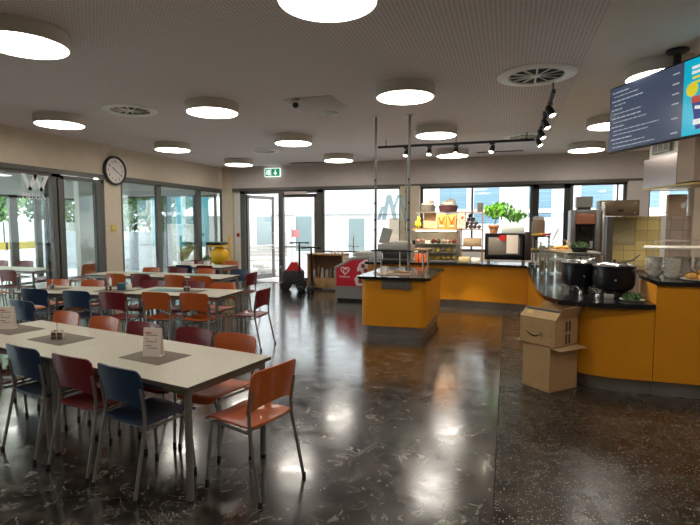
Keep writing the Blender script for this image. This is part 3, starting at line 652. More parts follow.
chair('o', -2.12, 3.26, -101, 'orange chair next to the far right corner of the front table', G1)
chair('o', -1.60, 2.845, 165, 'orange wooden chair drawn up to the right end of the front table', G1)
chair('n', -5.40, 4.52, 84, 'navy chair standing loose between the front table and the second row', G2)
chair('r', -6.84, 5.08, 97, 'dark red chair at the left edge of the photo in the second row', G2)
chair('n', -6.29, 5.38, 97, 'navy chair on the left in the second row, backrest towards the viewer', G2)
chair('n', -5.55, 5.39, 95, 'navy chair right of the other navy one in the second row', G2)
chair('r', -4.97, 5.42, 93, 'dark red chair between a navy and an orange one in the second row', G2)
chair('o', -4.43, 5.60, 93, 'orange chair in the second row, left of its orange twin', G2)
chair('o', -3.89, 5.68, 92, 'orange chair closest to the right end of the second row', G2)
chair('o', -6.95, 5.98, -84, 'orange chair below the door jamb at the far side of the second row', G2)
chair('o', -6.28, 6.02, -84, 'orange chair below the glass door pane at the far side of the second row', G2)
chair('r', -5.35, 6.28, -86, 'red chair facing the viewer behind the teal napkin pack', G2)
chair('r', -4.65, 6.36, -87, 'red chair facing the viewer behind the second row bottle caddy', G2)
chair('o', -4.13, 6.38, -87, 'orange chair facing the viewer at the right of the second row', G2)
chair('r', -3.42, 6.11, 180, 'dark red chair standing at the right end of the second row', G2)
chair('o', -6.82, 7.47, 91, 'orange chair in front of the cream pillar in the third row', G3)
chair('r', -6.32, 7.53, 91, 'dark red chair right of the pillar in the third row', G3)
chair('o', -5.62, 7.57, 91, 'orange chair with its back to the viewer, middle of the third row', G3)
chair('o', -5.08, 7.57, 91, 'orange chair with its back to the viewer, rightmost of the third row', G3)
chair('o', -7.05, 8.30, -88, 'orange chair facing the viewer at the left of the third row', G3)
chair('r', -6.42, 8.35, -88, 'red chair facing the viewer in the third row', G3)
chair('o', -5.80, 8.40, -88, 'orange chair facing the viewer near the right of the third row', G3)
chair('r', -4.74, 8.17, 180, 'dark red chair at the right end of the third row near the entrance', G3)
chair('n', -5.05, 8.42, -90, 'navy chair tucked behind the right end of the third row', G3)
chair('n', -6.80, 9.45, 90, 'navy chair at the farthest table, backrest towards the viewer', G4)
chair('r', -6.30, 9.50, 90, 'dark red chair right of the navy one at the farthest table', G4)
chair('r', -7.42, 10.42, -90, 'dark red chair at the far left of the farthest table', G4)
chair('o', -6.45, 10.40, -90, 'orange chair behind the farthest table by the yellow machine', G4)
chair('r', -9.45, 7.45, 92, 'large dark red chair behind the glass, nearest the pane', G5)
chair('r', -10.00, 7.38, 92, 'dark red chair behind the glass at the left edge of the photo', G5)
chair('o', -9.05, 6.62, 60, 'orange chair behind the glass at the left, close to the pane', G5)
chair('r', -11.3, 8.95, -85, 'red chair behind the far side of the table in the glazed room', G5)
chair('r', -10.45, 8.98, -85, 'red chair behind the table in the glazed room, left of the jamb', G5)
chair('r', -12.0, 8.85, -85, 'far left red chair beyond the table in the glazed room', G5)
chair('o', -9.25, 8.86, 180, 'orange chair seen through the narrow glass door pane', G5)
chair('r', -9.75, 9.3, -120, 'dark red chair left of the orange one seen through the glass door', G5)

# ================================================================== TABLES
def table(x, y, ang, L_, D_, label, group):
    """x,y: near right corner; the long side runs to local -x"""
    t = thing('dining_table', label, 'table', (x, y, 0), R(ang), group)
    m_ = MB(); m_.b2(-L_, 0, 0, D_, .716, .74); tp = m_.build('tabletop', M_TABLE, t)
    m_ = MB()
    for q in ((-L_, 0, -.002, .002), (-L_, 0, D_ - .002, D_ + .002), (-L_ - .001, -L_ + .002, 0, D_), (-.002, .001, 0, D_)): m_.b2(q[0], q[1], q[2], q[3], .714, .7385)
    m_.build('edge_band', M_TEDGE, tp)
    for lx in (-.045, -L_ + .045):
        for ly in (.045, D_ - .045):
            m_ = MB(); m_.tube([(lx, ly, .015), (lx, ly, .716)], .023, 16); l = m_.build('leg', M_LEG, t)
            m_ = MB(); m_.lathe([(0, 0), (.02, 0), (.02, .016), (0, .016)], c=(lx, ly, 0), seg=14); m_.build('foot', M_RUBBER, l)
    m_ = MB()
    for q in ((-L_ + .045, -.045, .03, .06), (-L_ + .045, -.045, D_ - .06, D_ - .03), (-.06, -.03, .045, D_ - .045), (-L_ + .03, -L_ + .06, .045, D_ - .045)): m_.b2(q[0], q[1], q[2], q[3], .675, .715)
    m_.build('apron', M_TUBE, t)
    return t
M_LEG = mat('grey_table_leg', (.24, .23, .215), .4, .6)
GT = 'cream dining tables'
def off(x, y, ang, u, v): a = R(ang); return (x + u * math.cos(a) - v * math.sin(a), y + u * math.sin(a) + v * math.cos(a))
T1 = (-1.785, 2.43, -10.8)
table(*T1, 1.45, .80, 'cream table at the front right with a menu card on its placemat', GT)
q = off(*T1, -1.452, 0); table(*q, -10.8, 1.45, .80, 'cream table at the front left with the condiment caddy on it', GT)
T2R = (-3.66, 5.68, 3); table(*T2R, 1.52, .78, 'cream table at the right of the second row with red chair at its end', GT)
T2L = (-5.19, 5.42, 7); table(*T2L, 1.55, .78, 'cream table at the left of the second row with navy chairs', GT)
T3 = (-4.87, 7.63, 1.5); table(*T3, 1.52, .75, 'cream table at the right of the third row', GT)
q = off(*T3, -1.53, 0); table(*q, 1.5, 1.45, .75, 'cream table at the left of the third row, against the pillar side', GT)
table(-6.13, 9.68, 0, 1.5, .72, 'cream table farthest from the viewer, near the entrance', GT)
table(-9.4, 7.75, 2, 1.5, .8, 'cream table behind the left glass, nearest the pane', GT)
table(-10.95, 7.72, 2, 1.5, .8, 'cream table behind the left glass, farther from the pane', GT)

# ------------------------------------------------------------------ things on the tables
TT = .74
def placemat(T, u, v, w, d, lab, m_=M_MATC, rz=0):
    p = off(*T, u, v); o = MB().box((0, 0, .0015), (w, d, .003), bev=.001).build('placemat', m_, None, (*p, TT), (0, 0, R(T[2] + rz))); return tag(o, lab, 'placemat', 'placemats')
def menu_card(T, u, v, lab, rz=0, h=.205, w=.145):
    p = off(*T, u, v); t = thing('menu_card', lab, 'menu', (*p, TT + .003), R(rz), 'standing menu cards')
    m_ = MB(); m_.box((0, .026, h / 2), (w, .003, h), rot=(R(6), 0, 0)).box((0, -.004, h / 2), (w, .003, h), rot=(R(-6), 0, 0)).box((0, .011, .002), (w, .06, .004)); m_.build('card', M_PINKPAPER, t)
    m_ = MB(); m_.box((-.025, -.0065 - .0, h * .84), (.05, .001, .008), rot=(R(-6), 0, 0)); m_.build('heading', M_REDPRINT, t)
    m_ = MB()
    for zz, xa, xb in ((.75, -.05, .045), (.62, -.05, -.03), (.60, .03, .045), (.52, -.045, .04), (.38, -.05, .0), (.30, -.03, .045)):
        m_.box(((xa + xb) / 2, -.004 - .0024 - (.5 - zz) * h * math.tan(R(6)), zz * h), (xb - xa, .001, .004), rot=(R(-6), 0, 0))
    m_.box((.012, -.0085 - (.5 - .16) * h * 0.02, .16 * h), (.022, .0012, .02), rot=(R(-6), 0, 0)); m_.build('print', M_TAPE, t)
    return t
M_AMBER = mat('amber_glass', (.10, .045, .02), .15, coat=.5); M_SALT = mat('glass_shaker', (.55, .5, .42), .15)
def caddy(T, u, v, lab, rz=0):
    p = off(*T, u, v); t = thing('condiment_caddy', lab, 'caddy', (*p, TT + .003), R(rz), 'condiment caddies')
    m_ = MB(); m_.box((0, 0, .003), (.10, .07, .006)); m_.tube([(-.048, -.033, .035), (.048, -.033, .035), (.048, .033, .035), (-.048, .033, .035), (-.048, -.033, .035)], .002, 6)
    m_.tube([(0, 0, .005), (0, 0, .115), (.0, .016, .13), (0, 0, .142), (0, -.016, .13), (0, 0, .115)], .0028, 6); m_.build('rack', M_CHROME, t)
    for k, (x, y) in enumerate(((-.026, -.016), (.026, -.016), (-.026, .018), (.026, .018))):
        m_ = MB(); m_.lathe([(0, .006), (.018, .006), (.019, .05), (.014, .062), (0, .062)], c=(x, y, 0), seg=14); j = m_.build('jar', M_AMBER if k in (0, 1) else M_SALT, t)
        m_ = MB(); m_.lathe([(0, .062), (.0145, .062), (.0145, .074), (0, .076)], c=(x, y, 0), seg=14); m_.build('lid', M_CHROME, j)
placemat(T1, -.74, .39, .42, .30, 'grey placemat under the nearer menu card on the front table')
menu_card(T1, -.76, .385, 'white printed menu card standing on the front table placemat', rz=4)
placemat(T1, -1.90, .40, .46, .31, 'grey placemat under the condiment caddy on the front table')
caddy(T1, -1.90, .37, 'chrome condiment caddy with brown jars on the front table', 20)
placemat(T1, -2.66, .42, .46, .31, 'grey placemat at the left end of the front table')
menu_card(T1, -2.74, .40, 'printed menu card at the left edge of the photo on the front table', rz=16)
placemat(T2R, -1.12, .45, .42, .30, 'teal placemat in the middle of the second row right table', M_GMAT)
placemat(T2R, -.70, .45, .42, .30, 'grey placemat under the bottle caddy of the second row')
caddy(T2R, -.72, .40, 'dark condiment caddy on the right table of the second row', 10)
placemat(T2L, -.26, .42, .46, .30, 'grey placemat by the teal napkin pack on the second row')
caddy(T2L, -.32, .40, 'dark condiment caddy beside the teal napkin pack', 30)
placemat(T2L, -1.28, .42, .42, .30, 'grey placemat at the left of the second row table')
caddy(T2L, -1.28, .42, 'small condiment caddy on the left end of the second row', -15)
p = off(*T2L, -.14, .52); t = thing('napkin_pack', 'teal napkin pack with a white end on the second row table', 'napkins', (*p, TT + .003), R(15))
m_ = MB(); m_.box((-.03, 0, .05), (.13, .11, .10), bev=.008); m_.build('pack', mat('teal_pack', (.03, .12, .15), .4), t)
m_ = MB(); m_.box((.06, 0, .045), (.05, .105, .085), bev=.01); m_.build('napkins', M_PAPER, t)
p = off(*T2L, -.44, .60); t = thing('sugar_shaker', 'tall white shaker standing on the second row by the pillar', 'shaker', (*p, TT))
m_ = MB(); m_.lathe([(0, 0), (.022, 0), (.018, .13), (.012, .16), (0, .165)], seg=16); m_.build('body', M_PAPER, t)
m_ = MB(); m_.lathe([(0, .16), (.012, .16), (.01, .185), (0, .19)], seg=12); m_.build('cap', M_CHROME, t)
placemat(T3, -.72, .42, .42, .30, 'teal placemat on the right table of the third row', M_GMAT)
placemat(T3, -1.95, .42, .42, .30, 'teal placemat on the left table of the third row', M_GMAT)
t = thing('flower_pot', 'small white flower pot on the farthest table', 'pot', (-6.75, 10.05, TT))
m_ = MB(); m_.lathe([(0, 0), (.06, 0), (.08, .12), (.07, .12), (.06, .10), (0, .10)], seg=18); m_.build('pot', M_PAPER, t)
m_ = MB(); m_.leaves((0, 0, .17), (.10, .10, .08), 60, .035); m_.build('plant', M_DLEAF, t, flat=True)
t = thing('serving_tray', 'white box with a dark top on the left of the farthest table', 'box', (-7.25, 10.0, TT))
m_ = MB(); m_.box((0, 0, .05), (.25, .18, .10), bev=.008); m_.build('box', M_PAPER, t)
m_ = MB(); m_.box((0, 0, .105), (.20, .14, .012)); m_.build('lid', M_BLACK, t)

# ================================================================== COUNTERS
def rounded(pts, r, n=5):
    out = []; k = len(pts)
    for i, p in enumerate(pts):
        rr = r[i] if isinstance(r, (list, tuple)) else r
        a, b_, c = Vector(pts[i - 1]), Vector(p), Vector(pts[(i + 1) % k])
        if rr <= 0: out.append(tuple(b_)); continue
        u, v = (a - b_).normalized(), (c - b_).normalized(); half = u.angle(v) / 2; d = min(rr / math.tan(half), (a - b_).length * .49, (c - b_).length * .49)
        p0, p1 = b_ + u * d, b_ + v * d
        for j in range(n + 1):
            s = j / n; out.append(tuple((1 - s) ** 2 * p0 + 2 * s * (1 - s) * b_ + s * s * p1))
    return out
# island
t = thing('island_counter', 'free-standing orange island counter with black worktop between the poles', 'counter', (0, 0, 0))
m_ = MB(); m_.prism(rounded([(-2.19, 7.18), (-1.07, 7.22), (-1.07, 9.05), (-2.19, 9.05)], .10), .875, .92); m_.build('worktop', M_SLAB, t)
m_ = MB(); m_.prism(rounded([(-2.14, 7.24), (-1.15, 7.27), (-1.13, 8.98), (-2.15, 8.98)], .12), .16, .875); m_.build('front_panel', M_COUNTER, t)
m_ = MB(); m_.prism(rounded([(-2.09, 7.28), (-1.19, 7.31), (-1.17, 8.92), (-2.10, 8.92)], .10), 0, .16); m_.build('plinth', M_PLINTH, t)
m_ = MB(); m_.b2(-1.80, -1.36, 7.225, 7.255, .74, .86)
g = m_.build('vent_grille', mat('grille_grey', (.10, .095, .09), .5, .5), t)
m_ = MB()
for k in range(15): m_.b2(-1.79 + k * .029, -1.772 + k * .029, 7.219, 7.226, .75, .85)
m_.build('grille_bars', M_TUBE, g)
# back counter
t = thing('back_counter', 'long orange serving counter with black worktop along the back windows', 'counter', (0, 0, 0))
m_ = MB(); m_.prism(rounded([(-2.90, 10.0), (-.95, 10.30), (.358, 10.02), (.358, 10.95), (-2.90, 10.95)], [.12, .8, 0, 0, 0]), .875, .92); m_.build('worktop', M_SLAB, t)
m_ = MB(); m_.prism(rounded([(-2.84, 10.10), (-.95, 10.40), (.398, 10.12), (.398, 10.9), (-2.84, 10.9)], [.12, .8, 0, 0, 0]), .15, .872); m_.build('front_panel', M_COUNTER, t)
m_ = MB(); m_.prism(rounded([(-2.78, 10.2), (-.95, 10.48), (.448, 10.20), (.448, 10.85), (-2.78, 10.85)], [.12, .8, 0, 0, 0]), 0, .15); m_.build('plinth', M_PLINTH, t)
# right counter: lower curved part and the raised end
front = [(.36, 10.95), (.35, 6.6), (.36, 6.2), (.41, 5.82), (.52, 5.54), (.70, 5.43), (.92, 5.42), (1.16, 5.43), (1.40, 5.475)]
slab = front + [(1.40, 10.95)]
t = thing('curved_counter', 'orange curved serving counter with black worktop under the soup kettles', 'counter', (0, 0, 0))
m_ = MB(); m_.prism(slab, .872, .92); m_.build('worktop', M_SLAB, t)
panel = [(.40, 10.9), (.42, 6.9), (.46, 6.3), (.54, 5.95), (.66, 5.70), (.80, 5.56), (.98, 5.50), (1.2, 5.49), (1.40, 5.50)]
m_ = MB(); m_.prism(panel + [(1.40, 10.9)], .15, .872); m_.build('front_panel', M_COUNTER, t)
pl = [(x + .05, y + .06) for x, y in panel]; pl[-1] = (1.40, 5.55); pl[0] = (.45, 10.85)
m_ = MB(); m_.prism(pl + [(1.40, 10.85)], 0, .15); m_.build('plinth', M_PLINTH, t)
t = thing('raised_counter', 'higher orange counter end at the right edge with plates on it', 'counter', (0, 0, 0))
m_ = MB(); m_.prism([(1.405, 5.475), (1.9, 5.47), (2.6, 5.56), (3.6, 5.75), (3.6, 6.5), (1.405, 6.2)], 1.11, 1.15); m_.build('worktop', M_SLAB, t)
m_ = MB(); m_.prism([(1.405, 5.50), (1.9, 5.495), (2.6, 5.585), (3.6, 5.775), (3.6, 6.45), (1.405, 6.18)], .15, 1.11); m_.build('front_panel', M_COUNTER, t)
m_ = MB(); m_.prism([(1.405, 5.55), (1.9, 5.545), (2.6, 5.64), (3.6, 5.83), (3.6, 6.40), (1.405, 6.12)], 0, .15); m_.build('plinth', M_PLINTH, t)

# ------------------------------------------------------------------ poles with logo glass on the island
def pole(x, y, z0, lab):
    t = thing('steel_pole', lab, 'pole', (x, y, 0), 0, 'floor to ceiling poles')
    m_ = MB(); m_.tube([(0, 0, z0), (0, 0, H)], .021, 14); m_.build('tube', M_TUBE, t)
    m_ = MB(); m_.lathe([(0, H), (.055, H), (.055, H - .012), (0, H - .012)], seg=20); m_.build('ceiling_flange', M_STEEL, t)
    m_ = MB(); m_.lathe([(0, z0), (.045, z0), (.045, z0 + .012), (0, z0 + .012)], seg=20); m_.build('base_flange', M_STEEL, t)
    for zz in (1.62, 1.78, 2.05, 2.42): m_ = MB(); m_.box((.0, -.03, zz), (.03, .035, .03), bev=.004); m_.build('clamp', M_BLACK, t)
pole(-2.06, 7.83, .92, 'left thin steel pole rising from the island to the ceiling')
pole(-1.51, 7.83, .92, 'right thin steel pole rising from the island to the ceiling')
pole(-2.14, 10.75, .92, 'far thin steel pole standing in front of the window pillar')
t = thing('logo_glass', 'hanging glass pane with a pale blue zigzag logo between the poles', 'glass', (0, 0, 0))
m_ = MB(); m_.b2(-2.03, -1.54, 7.796, 7.804, 1.55, 2.45); m_.build('pane', M_THINGLASS, t)
M_LOGO = bpy.data.materials.new('pale_blue_film'); M_LOGO.use_nodes = True
_n = M_LOGO.node_tree.nodes; _l = M_LOGO.node_tree.links; _n.remove(_n['Principled BSDF'])
_a = _n.new('ShaderNodeBsdfTransparent'); _a.inputs[0].default_value = (.82, .90, .93, 1); _b = _n.new('ShaderNodeBsdfTranslucent'); _b.inputs[0].default_value = (.5, .6, .65, 1); _x = _n.new('ShaderNodeMixShader'); _x.inputs[0].default_value = .38
_l.new(_a.outputs[0], _x.inputs[1]); _l.new(_b.outputs[0], _x.inputs[2]); _l.new(_x.outputs[0], _n['Material Output'].inputs['Surface'])
m_ = MB()
for q in ([(-2.03, 1.78), (-1.97, 1.78), (-1.90, 2.00), (-1.96, 2.00)], [(-1.95, 1.78), (-1.88, 1.78), (-1.80, 2.18), (-1.87, 2.18)], [(-1.86, 2.18), (-1.79, 2.18), (-1.69, 1.78), (-1.76, 1.78)], [(-1.755, 2.00), (-1.73, 1.94), (-1.65, 2.18), (-1.69, 2.18)], [(-1.68, 2.18), (-1.62, 2.18), (-1.52, 1.76), (-1.58, 1.76)]):
    m_.prism([(x, z) for x, z in q], 0, .003, M=Matrix.Translation((0, 7.795, 0)) @ Matrix.Rotation(R(90), 4, 'X'))
m_.build('logo', M_LOGO, t)

# gantry over the island
t = thing('serving_shelf', 'raised dark shelf on thin legs standing on the island', 'shelf', (0, 0, 0))
m_ = MB(); m_.box((-1.78, 7.98, 1.285), (.66, .50, .022), bev=.004); m_.build('shelf_board', M_BLACKGLOSS, t)
m_ = MB(); m_.box((-1.34, 8.05, 1.305), (.26, .62, .02), bev=.003); m_.build('wood_board', M_WOOD, t)
for x, y in ((-2.05, 8.18), (-1.72, 8.18), (-1.27, 8.30), (-1.27, 7.80)): m_ = MB(); m_.tube([(x, y, .92), (x, y, 1.30)], .014, 10); m_.build('leg', M_STEEL, t)
t = thing('cash_register', 'light grey cash register with a slanted display on the raised shelf', 'register', (-1.78, 8.02, 1.296))
M_LGREY = mat('light_grey_plastic', (.42, .41, .38), .5)
m_ = MB(); m_.box((.03, 0, .045), (.56, .36, .09), bev=.015); m_.box((.10, 0, .10), (.40, .30, .04), bev=.012); m_.build('body', M_LGREY, t)
m_ = MB(); m_.box((.10, -.02, .125), (.30, .18, .012), rot=(R(6), 0, 0)); m_.build('keypad', M_LAMPBODY, t)
m_ = MB(); m_.box((-.16, .02, .22), (.17, .02, .27), rot=(R(-14), R(14), 0), bev=.006); m_.build('display', M_LGREY, t)
m_ = MB(); m_.box((.31, .05, .12), (.05, .03, .07), bev=.005); m_.build('card_reader', M_BLACK, t)
# tray of cutlery and packs on the island
t = thing('checked_tray', 'red checked tray with packets on the island worktop', 'tray', (-1.72, 7.78, .92), R(8))
M_CHECK = grid_mat('red_check', (.36, .10, .08), (.62, .5, .42), .035, .035, .012, 'XY', .7)
m_ = MB(); m_.box((0, 0, .008), (.52, .56, .016), bev=.004); m_.build('tray', M_CHECK, t)
for k, (x, y, w, d, h, mm, lab) in enumerate(((-.18, .16, .10, .08, .09, M_PAPER, 'small white carton at the back left of the checked tray'), (.10, .19, .10, .08, .08, M_PAPER, 'small white carton at the back right of the checked tray'), (.02, .02, .16, .10, .03, M_CARDIN, 'flat tan packet in the middle of the checked tray'), (.16, -.10, .14, .10, .03, M_WOOD, 'wooden dish at the right of the checked tray'), (-.10, -.12, .14, .10, .03, M_PINKPAPER, 'pale packet at the front of the checked tray'))):
    o = MB().box((0, 0, h / 2), (w, d, h), bev=.006).build('food_packet', mm, None, (-1.72 + x * .99 - y * .14, 7.78 + x * .14 + y * .99, .936), (0, 0, R(8 + k * 17 - 20))); tag(o, lab, 'packet', 'packets on the tray')
# black trays at the left of the back counter
t = thing('bread_tray', 'black tray stand with white rolls at the left of the back counter', 'tray', (-2.28, 10.35, .92))
m_ = MB(); m_.box((0, 0, .03), (.60, .40, .06), bev=.01); m_.box((0, .12, .14), (.60, .16, .18), bev=.01); m_.build('tray', M_BLACK, t)
for x in (-.13, .15):
    o = MB().ball((0, 0, .035), .09, (1.1, .8, .4)).build('bread_roll', M_PAPER, None, (-2.28 + x, 10.45, 1.15)); tag(o, 'white paper bundle on the black tray, ' + ('left one' if x < 0 else 'right one'), 'bundle')

# ================================================================== CARDBOARD BOXES
def obox(name, lab, c, ang, w, d, h, z0):
    t = thing(name, lab, 'box', (*c, z0), R(ang), 'cardboard boxes'); th = .005
    m_ = MB(); m_.b2(0, w, 0, th, 0, h).b2(0, w, d - th, d, 0, h).b2(0, th, 0, d, 0, h).b2(w - th, w, 0, d, 0, h).b2(0, w, 0, d, 0, th); m_.build('walls', M_CARD, t); return t
# local x along the front-left face (left to right), y along the right face going back
A1 = -45; w1, d1 = .355, .41; F1 = (.434, 5.27)
c = (F1[0] - w1 * math.cos(R(A1)), F1[1] - w1 * math.sin(R(A1)))
t = obox('cardboard_box', 'plain brown cardboard box on the floor against the counter, lower of two', c, A1, w1, d1, .465, 0)
m_ = MB(); m_.box((-.058, d1 * .5, .462), (.12, d1 * .96, .005), rot=(0, R(3), 0)); m_.build('flap', M_CARDIN, t)
m_ = MB(); m_.box((w1 + .055, d1 * .5, .456), (.12, d1 * .96, .005), rot=(0, R(6), 0)); m_.build('flap', M_CARDIN, t)
A2 = -38
w2, d2_, h2 = .42, .385, .275; c2 = (.478 - w2 * math.cos(R(A2)), 5.25 - w2 * math.sin(R(A2)))
t = obox('cardboard_box', 'open brown box with a smile arrow stacked on the lower box', c2, A2, w2, d2_, h2, .47)
m_ = MB(); m_.box((w2 / 2, .055, h2 + .045), (w2, .145, .005), rot=(R(38), 0, 0)); fl = m_.build('front_flap', M_CARDIN, t)
m_ = MB(); m_.box((w2 / 2, .092, h2 + .078), (w2 * .96, .03, .006), rot=(R(38), 0, 0)); m_.build('dark_tape', M_TAPE, fl)
m_ = MB(); m_.box((w2 * .2, .05, h2 + .044), (.06, .045, .006), rot=(R(38), 0, R(4))); m_.build('label_sticker', mat('label_yellow', (.65, .52, .2), .6), fl)
m_ = MB(); m_.box((w2 + .035, d2_ / 2, h2 + .065), (.145, d2_, .005), rot=(0, R(-62), 0)); m_.build('side_flap', M_CARD, t)
m_ = MB(); m_.box((w2 / 2, d2_ - .01, h2 + .06), (w2, .005, .12), rot=(R(-12), 0, 0)); m_.build('back_flap', M_CARD, t)
# smile arrow
pts = [(.075 + .18 * s, -.001, .135 - .045 * math.sin(math.pi * (s * .86 + .07)) - .012 * s) for s in [k / 14 for k in range(15)]]
m_ = MB()
for i in range(14):
    p, q = Vector(pts[i]), Vector(pts[i + 1]); wd = .004 + .005 * math.sin(math.pi * (i + .5) / 14)
    v = [m_.bm.verts.new((p.x, -.0015, p.z - wd)), m_.bm.verts.new((q.x, -.0015, q.z - wd)), m_.bm.verts.new((q.x, -.0015, q.z + wd)), m_.bm.verts.new((p.x, -.0015, p.z + wd))]; m_.bm.faces.new(v)
m_.box((.268, -.001, .105), (.008, .001, .045), rot=(0, R(-8), 0)); m_.box((.252, -.001, .126), (.03, .001, .007), rot=(0, R(20), 0)); m_.build('smile_arrow', M_TAPE, t)
m_ = MB(); m_.box((.365, -.001, .115), (.03, .001, .008)).box((.365, -.001, .15), (.03, .001, .006)); m_.build('print', mat('brown_print', (.16, .09, .04), .7), t)
m_ = MB()
for z0_, z1_ in ((.145, .25), (.02, .115)):
    for y_ in (.17, .225): m_.b2(w2, w2 + .0012, y_, y_ + .03, z0_, z1_)
m_.build('black_marks', M_TAPE, t)

# ================================================================== SOUP KETTLES
def kettle(x, y, r, lab, rz):
    t = thing('soup_kettle', lab, 'kettle', (x, y, .92), rz, 'black soup kettles'); t.scale = (1, 1, 1.1)
    m_ = MB(); m_.lathe([(0, .055), (r * .72, .055), (r * .90, .075), (r * .99, .13), (r, .20), (r * .97, .27), (r * .97, .285), (r * 1.04, .29), (r * 1.04, .305), (r * .9, .31), (0, .31)], seg=36); m_.build('pot', M_BLACKGLOSS, t)
    m_ = MB(); m_.lathe([(0, .312), (r * .88, .312), (r * .86, .322), (r * .6, .335), (r * .2, .341), (0, .342)], seg=36); m_.build('lid', M_CHROME, t)
    m_ = MB(); m_.ball((0, 0, .352), .016, sub=2); m_.build('knob', M_BLACK, t)
    m_ = MB(); m_.lathe([(r * .55, 0), (r * .6, 0), (r * .58, .06), (r * .5, .06)], seg=28); m_.build('base', M_BLACK, t)
    for a in (-2.3, -1.57, -.8, 1.57):
        m_ = MB(); m_.tube([(r * .55 * math.cos(a), r * .55 * math.sin(a), .10), (r * .8 * math.cos(a), r * .8 * math.sin(a), .05), (r * .92 * math.cos(a), r * .92 * math.sin(a), 0.012)], .014, 8); m_.build('leg', M_BLACK, t)
    m_ = MB(); m_.lathe([(0, 0), (.016, 0), (.014, .02), (0, .022)], seg=14, M=Matrix.Translation((0, -r * .97, .17)) @ Matrix.Rotation(R(90), 4, 'X')); m_.build('thermostat_knob', M_CHROME, t)
    m_ = MB(); m_.tube([(r * .2, -r * .1, .33), (r * .75, -r * .3, .36), (r * 1.1, -r * .45, .42)], .008, 8); m_.build('ladle_handle', M_CHROME, t)
kettle(.83, 6.42, .20, 'black soup kettle with a steel lid, left and farther one', .1)
kettle(1.13, 6.08, .212, 'black soup kettle with a steel lid, right and nearer one', -.1)
def cup(x, y, lab):
    t = thing('sauce_jar', lab, 'jar', (x, y, .92), 0)
    m_ = MB(); m_.lathe([(0, 0), (.022, 0), (.024, .035), (.018, .045), (0, .045)], seg=14); m_.build('jar', M_CHROME, t)
    m_ = MB(); m_.tube([(0, 0, .045), (-.04, .03, .09), (-.07, .05, .10)], .006, 6); m_.build('spoon', M_CHROME, t)
cup(.79, 5.98, 'small steel sauce jar in front of the left soup kettle'); cup(.93, 5.80, 'small steel sauce jar between the soup kettles and the counter edge')
tag(MB().b2(1.0, 1.09, 5.80, 5.84, .92, .965, .006).build('ingredient_sign', M_LGREY), 'small grey sign under the right soup kettle', 'sign')
t = thing('herb_plate', 'white oval plate of green herbs beside the right soup kettle', 'plate', (1.235, 5.70, .92))
m_ = MB(); m_.lathe([(0, 0), (.07, 0), (.115, .014), (.118, .018), (.07, .008), (0, .008)], seg=28); o = m_.build('plate', M_PAPER, t)
m_ = MB(); m_.leaves((0, 0, .04), (.085, .085, .035), 260, .025); o = m_.build('herbs', M_DLEAF, t, flat=True); o['kind'] = 'stuff'

# ------------------------------------------------------------------ raised counter: plates, guard, pastry
M_PLATE = mat('patterned_china', (.82, .78, .70), .35, noise=.25, nscale=60)
for k, (x, y, lab) in enumerate(((1.50, 6.02, 'stack of patterned bowls at the left under the glass shelf'), (1.64, 5.90, 'second stack of patterned bowls from the left'), (1.78, 6.07, 'third stack of patterned bowls from the left'), (1.945, 6.0, 'right-hand stack of patterned bowls beside the pastry plate'))):
    for q in range(6):
        o = MB().lathe([(0, 0), (.050, 0), (.074, .025), (.082, .045), (.079, .045), (.066, .024), (.045, .008), (0, .008)], seg=22).build('soup_bowl', M_PLATE, None, (x, y, 1.15 + q * .033), (0, 0, q)); tag(o, lab.replace('stack of patterned bowls', 'patterned bowl in the stack').replace('right-hand patterned', 'patterned') + (', topmost' if q == 5 else ', bottom' if q == 0 else ', mid pile'), 'bowl', 'bowls in stack ' + 'one two three four'.split()[k])
t = thing('glass_guard', 'glass shelf with steel rods above the stacks of bowls', 'shelf', (0, 0, 0))
m_ = MB(); m_.prism([(1.33, 5.78), (1.98, 5.80), (2.6, 5.9), (2.6, 6.6), (1.50, 6.42)], 1.455, 1.467); m_.build('glass_shelf', mat('frosted_shelf', (.72, .70, .64), .25), t)
m_ = MB(); m_.tube([(1.57, 6.3, 1.15), (1.57, 6.3, 1.53), (2.5, 6.42, 1.53), (2.5, 6.42, 1.15)], .010, 8); m_.build('rod_frame', M_STEEL, t)
t = thing('pastry_plate', 'white plate of golden pastries at the right edge on the raised counter', 'plate', (1.83, 5.70, 1.15))
m_ = MB(); m_.lathe([(0, 0), (.10, 0), (.17, .014), (.172, .02), (.10, .010), (0, .010)], seg=28); m_.build('plate', M_PAPER, t)
M_GOLD = mat('golden_pastry', (.55, .27, .05), .55, noise=.3, nscale=25)
for k in range(9):
    a = k * 2 * math.pi / 7; rr = .085 if k < 7 else .03
    o = MB().ball((0, 0, 0), .042, (1.15, .8, .75)).build('pastry', M_GOLD, None, (1.83 + rr * math.cos(a), 5.70 + rr * math.sin(a), 1.193 if k < 7 else 1.235), (0, 0, a)); tag(o, 'golden brown pastry piled on the white plate at the right edge', 'pastry', 'golden pastries on the plate')

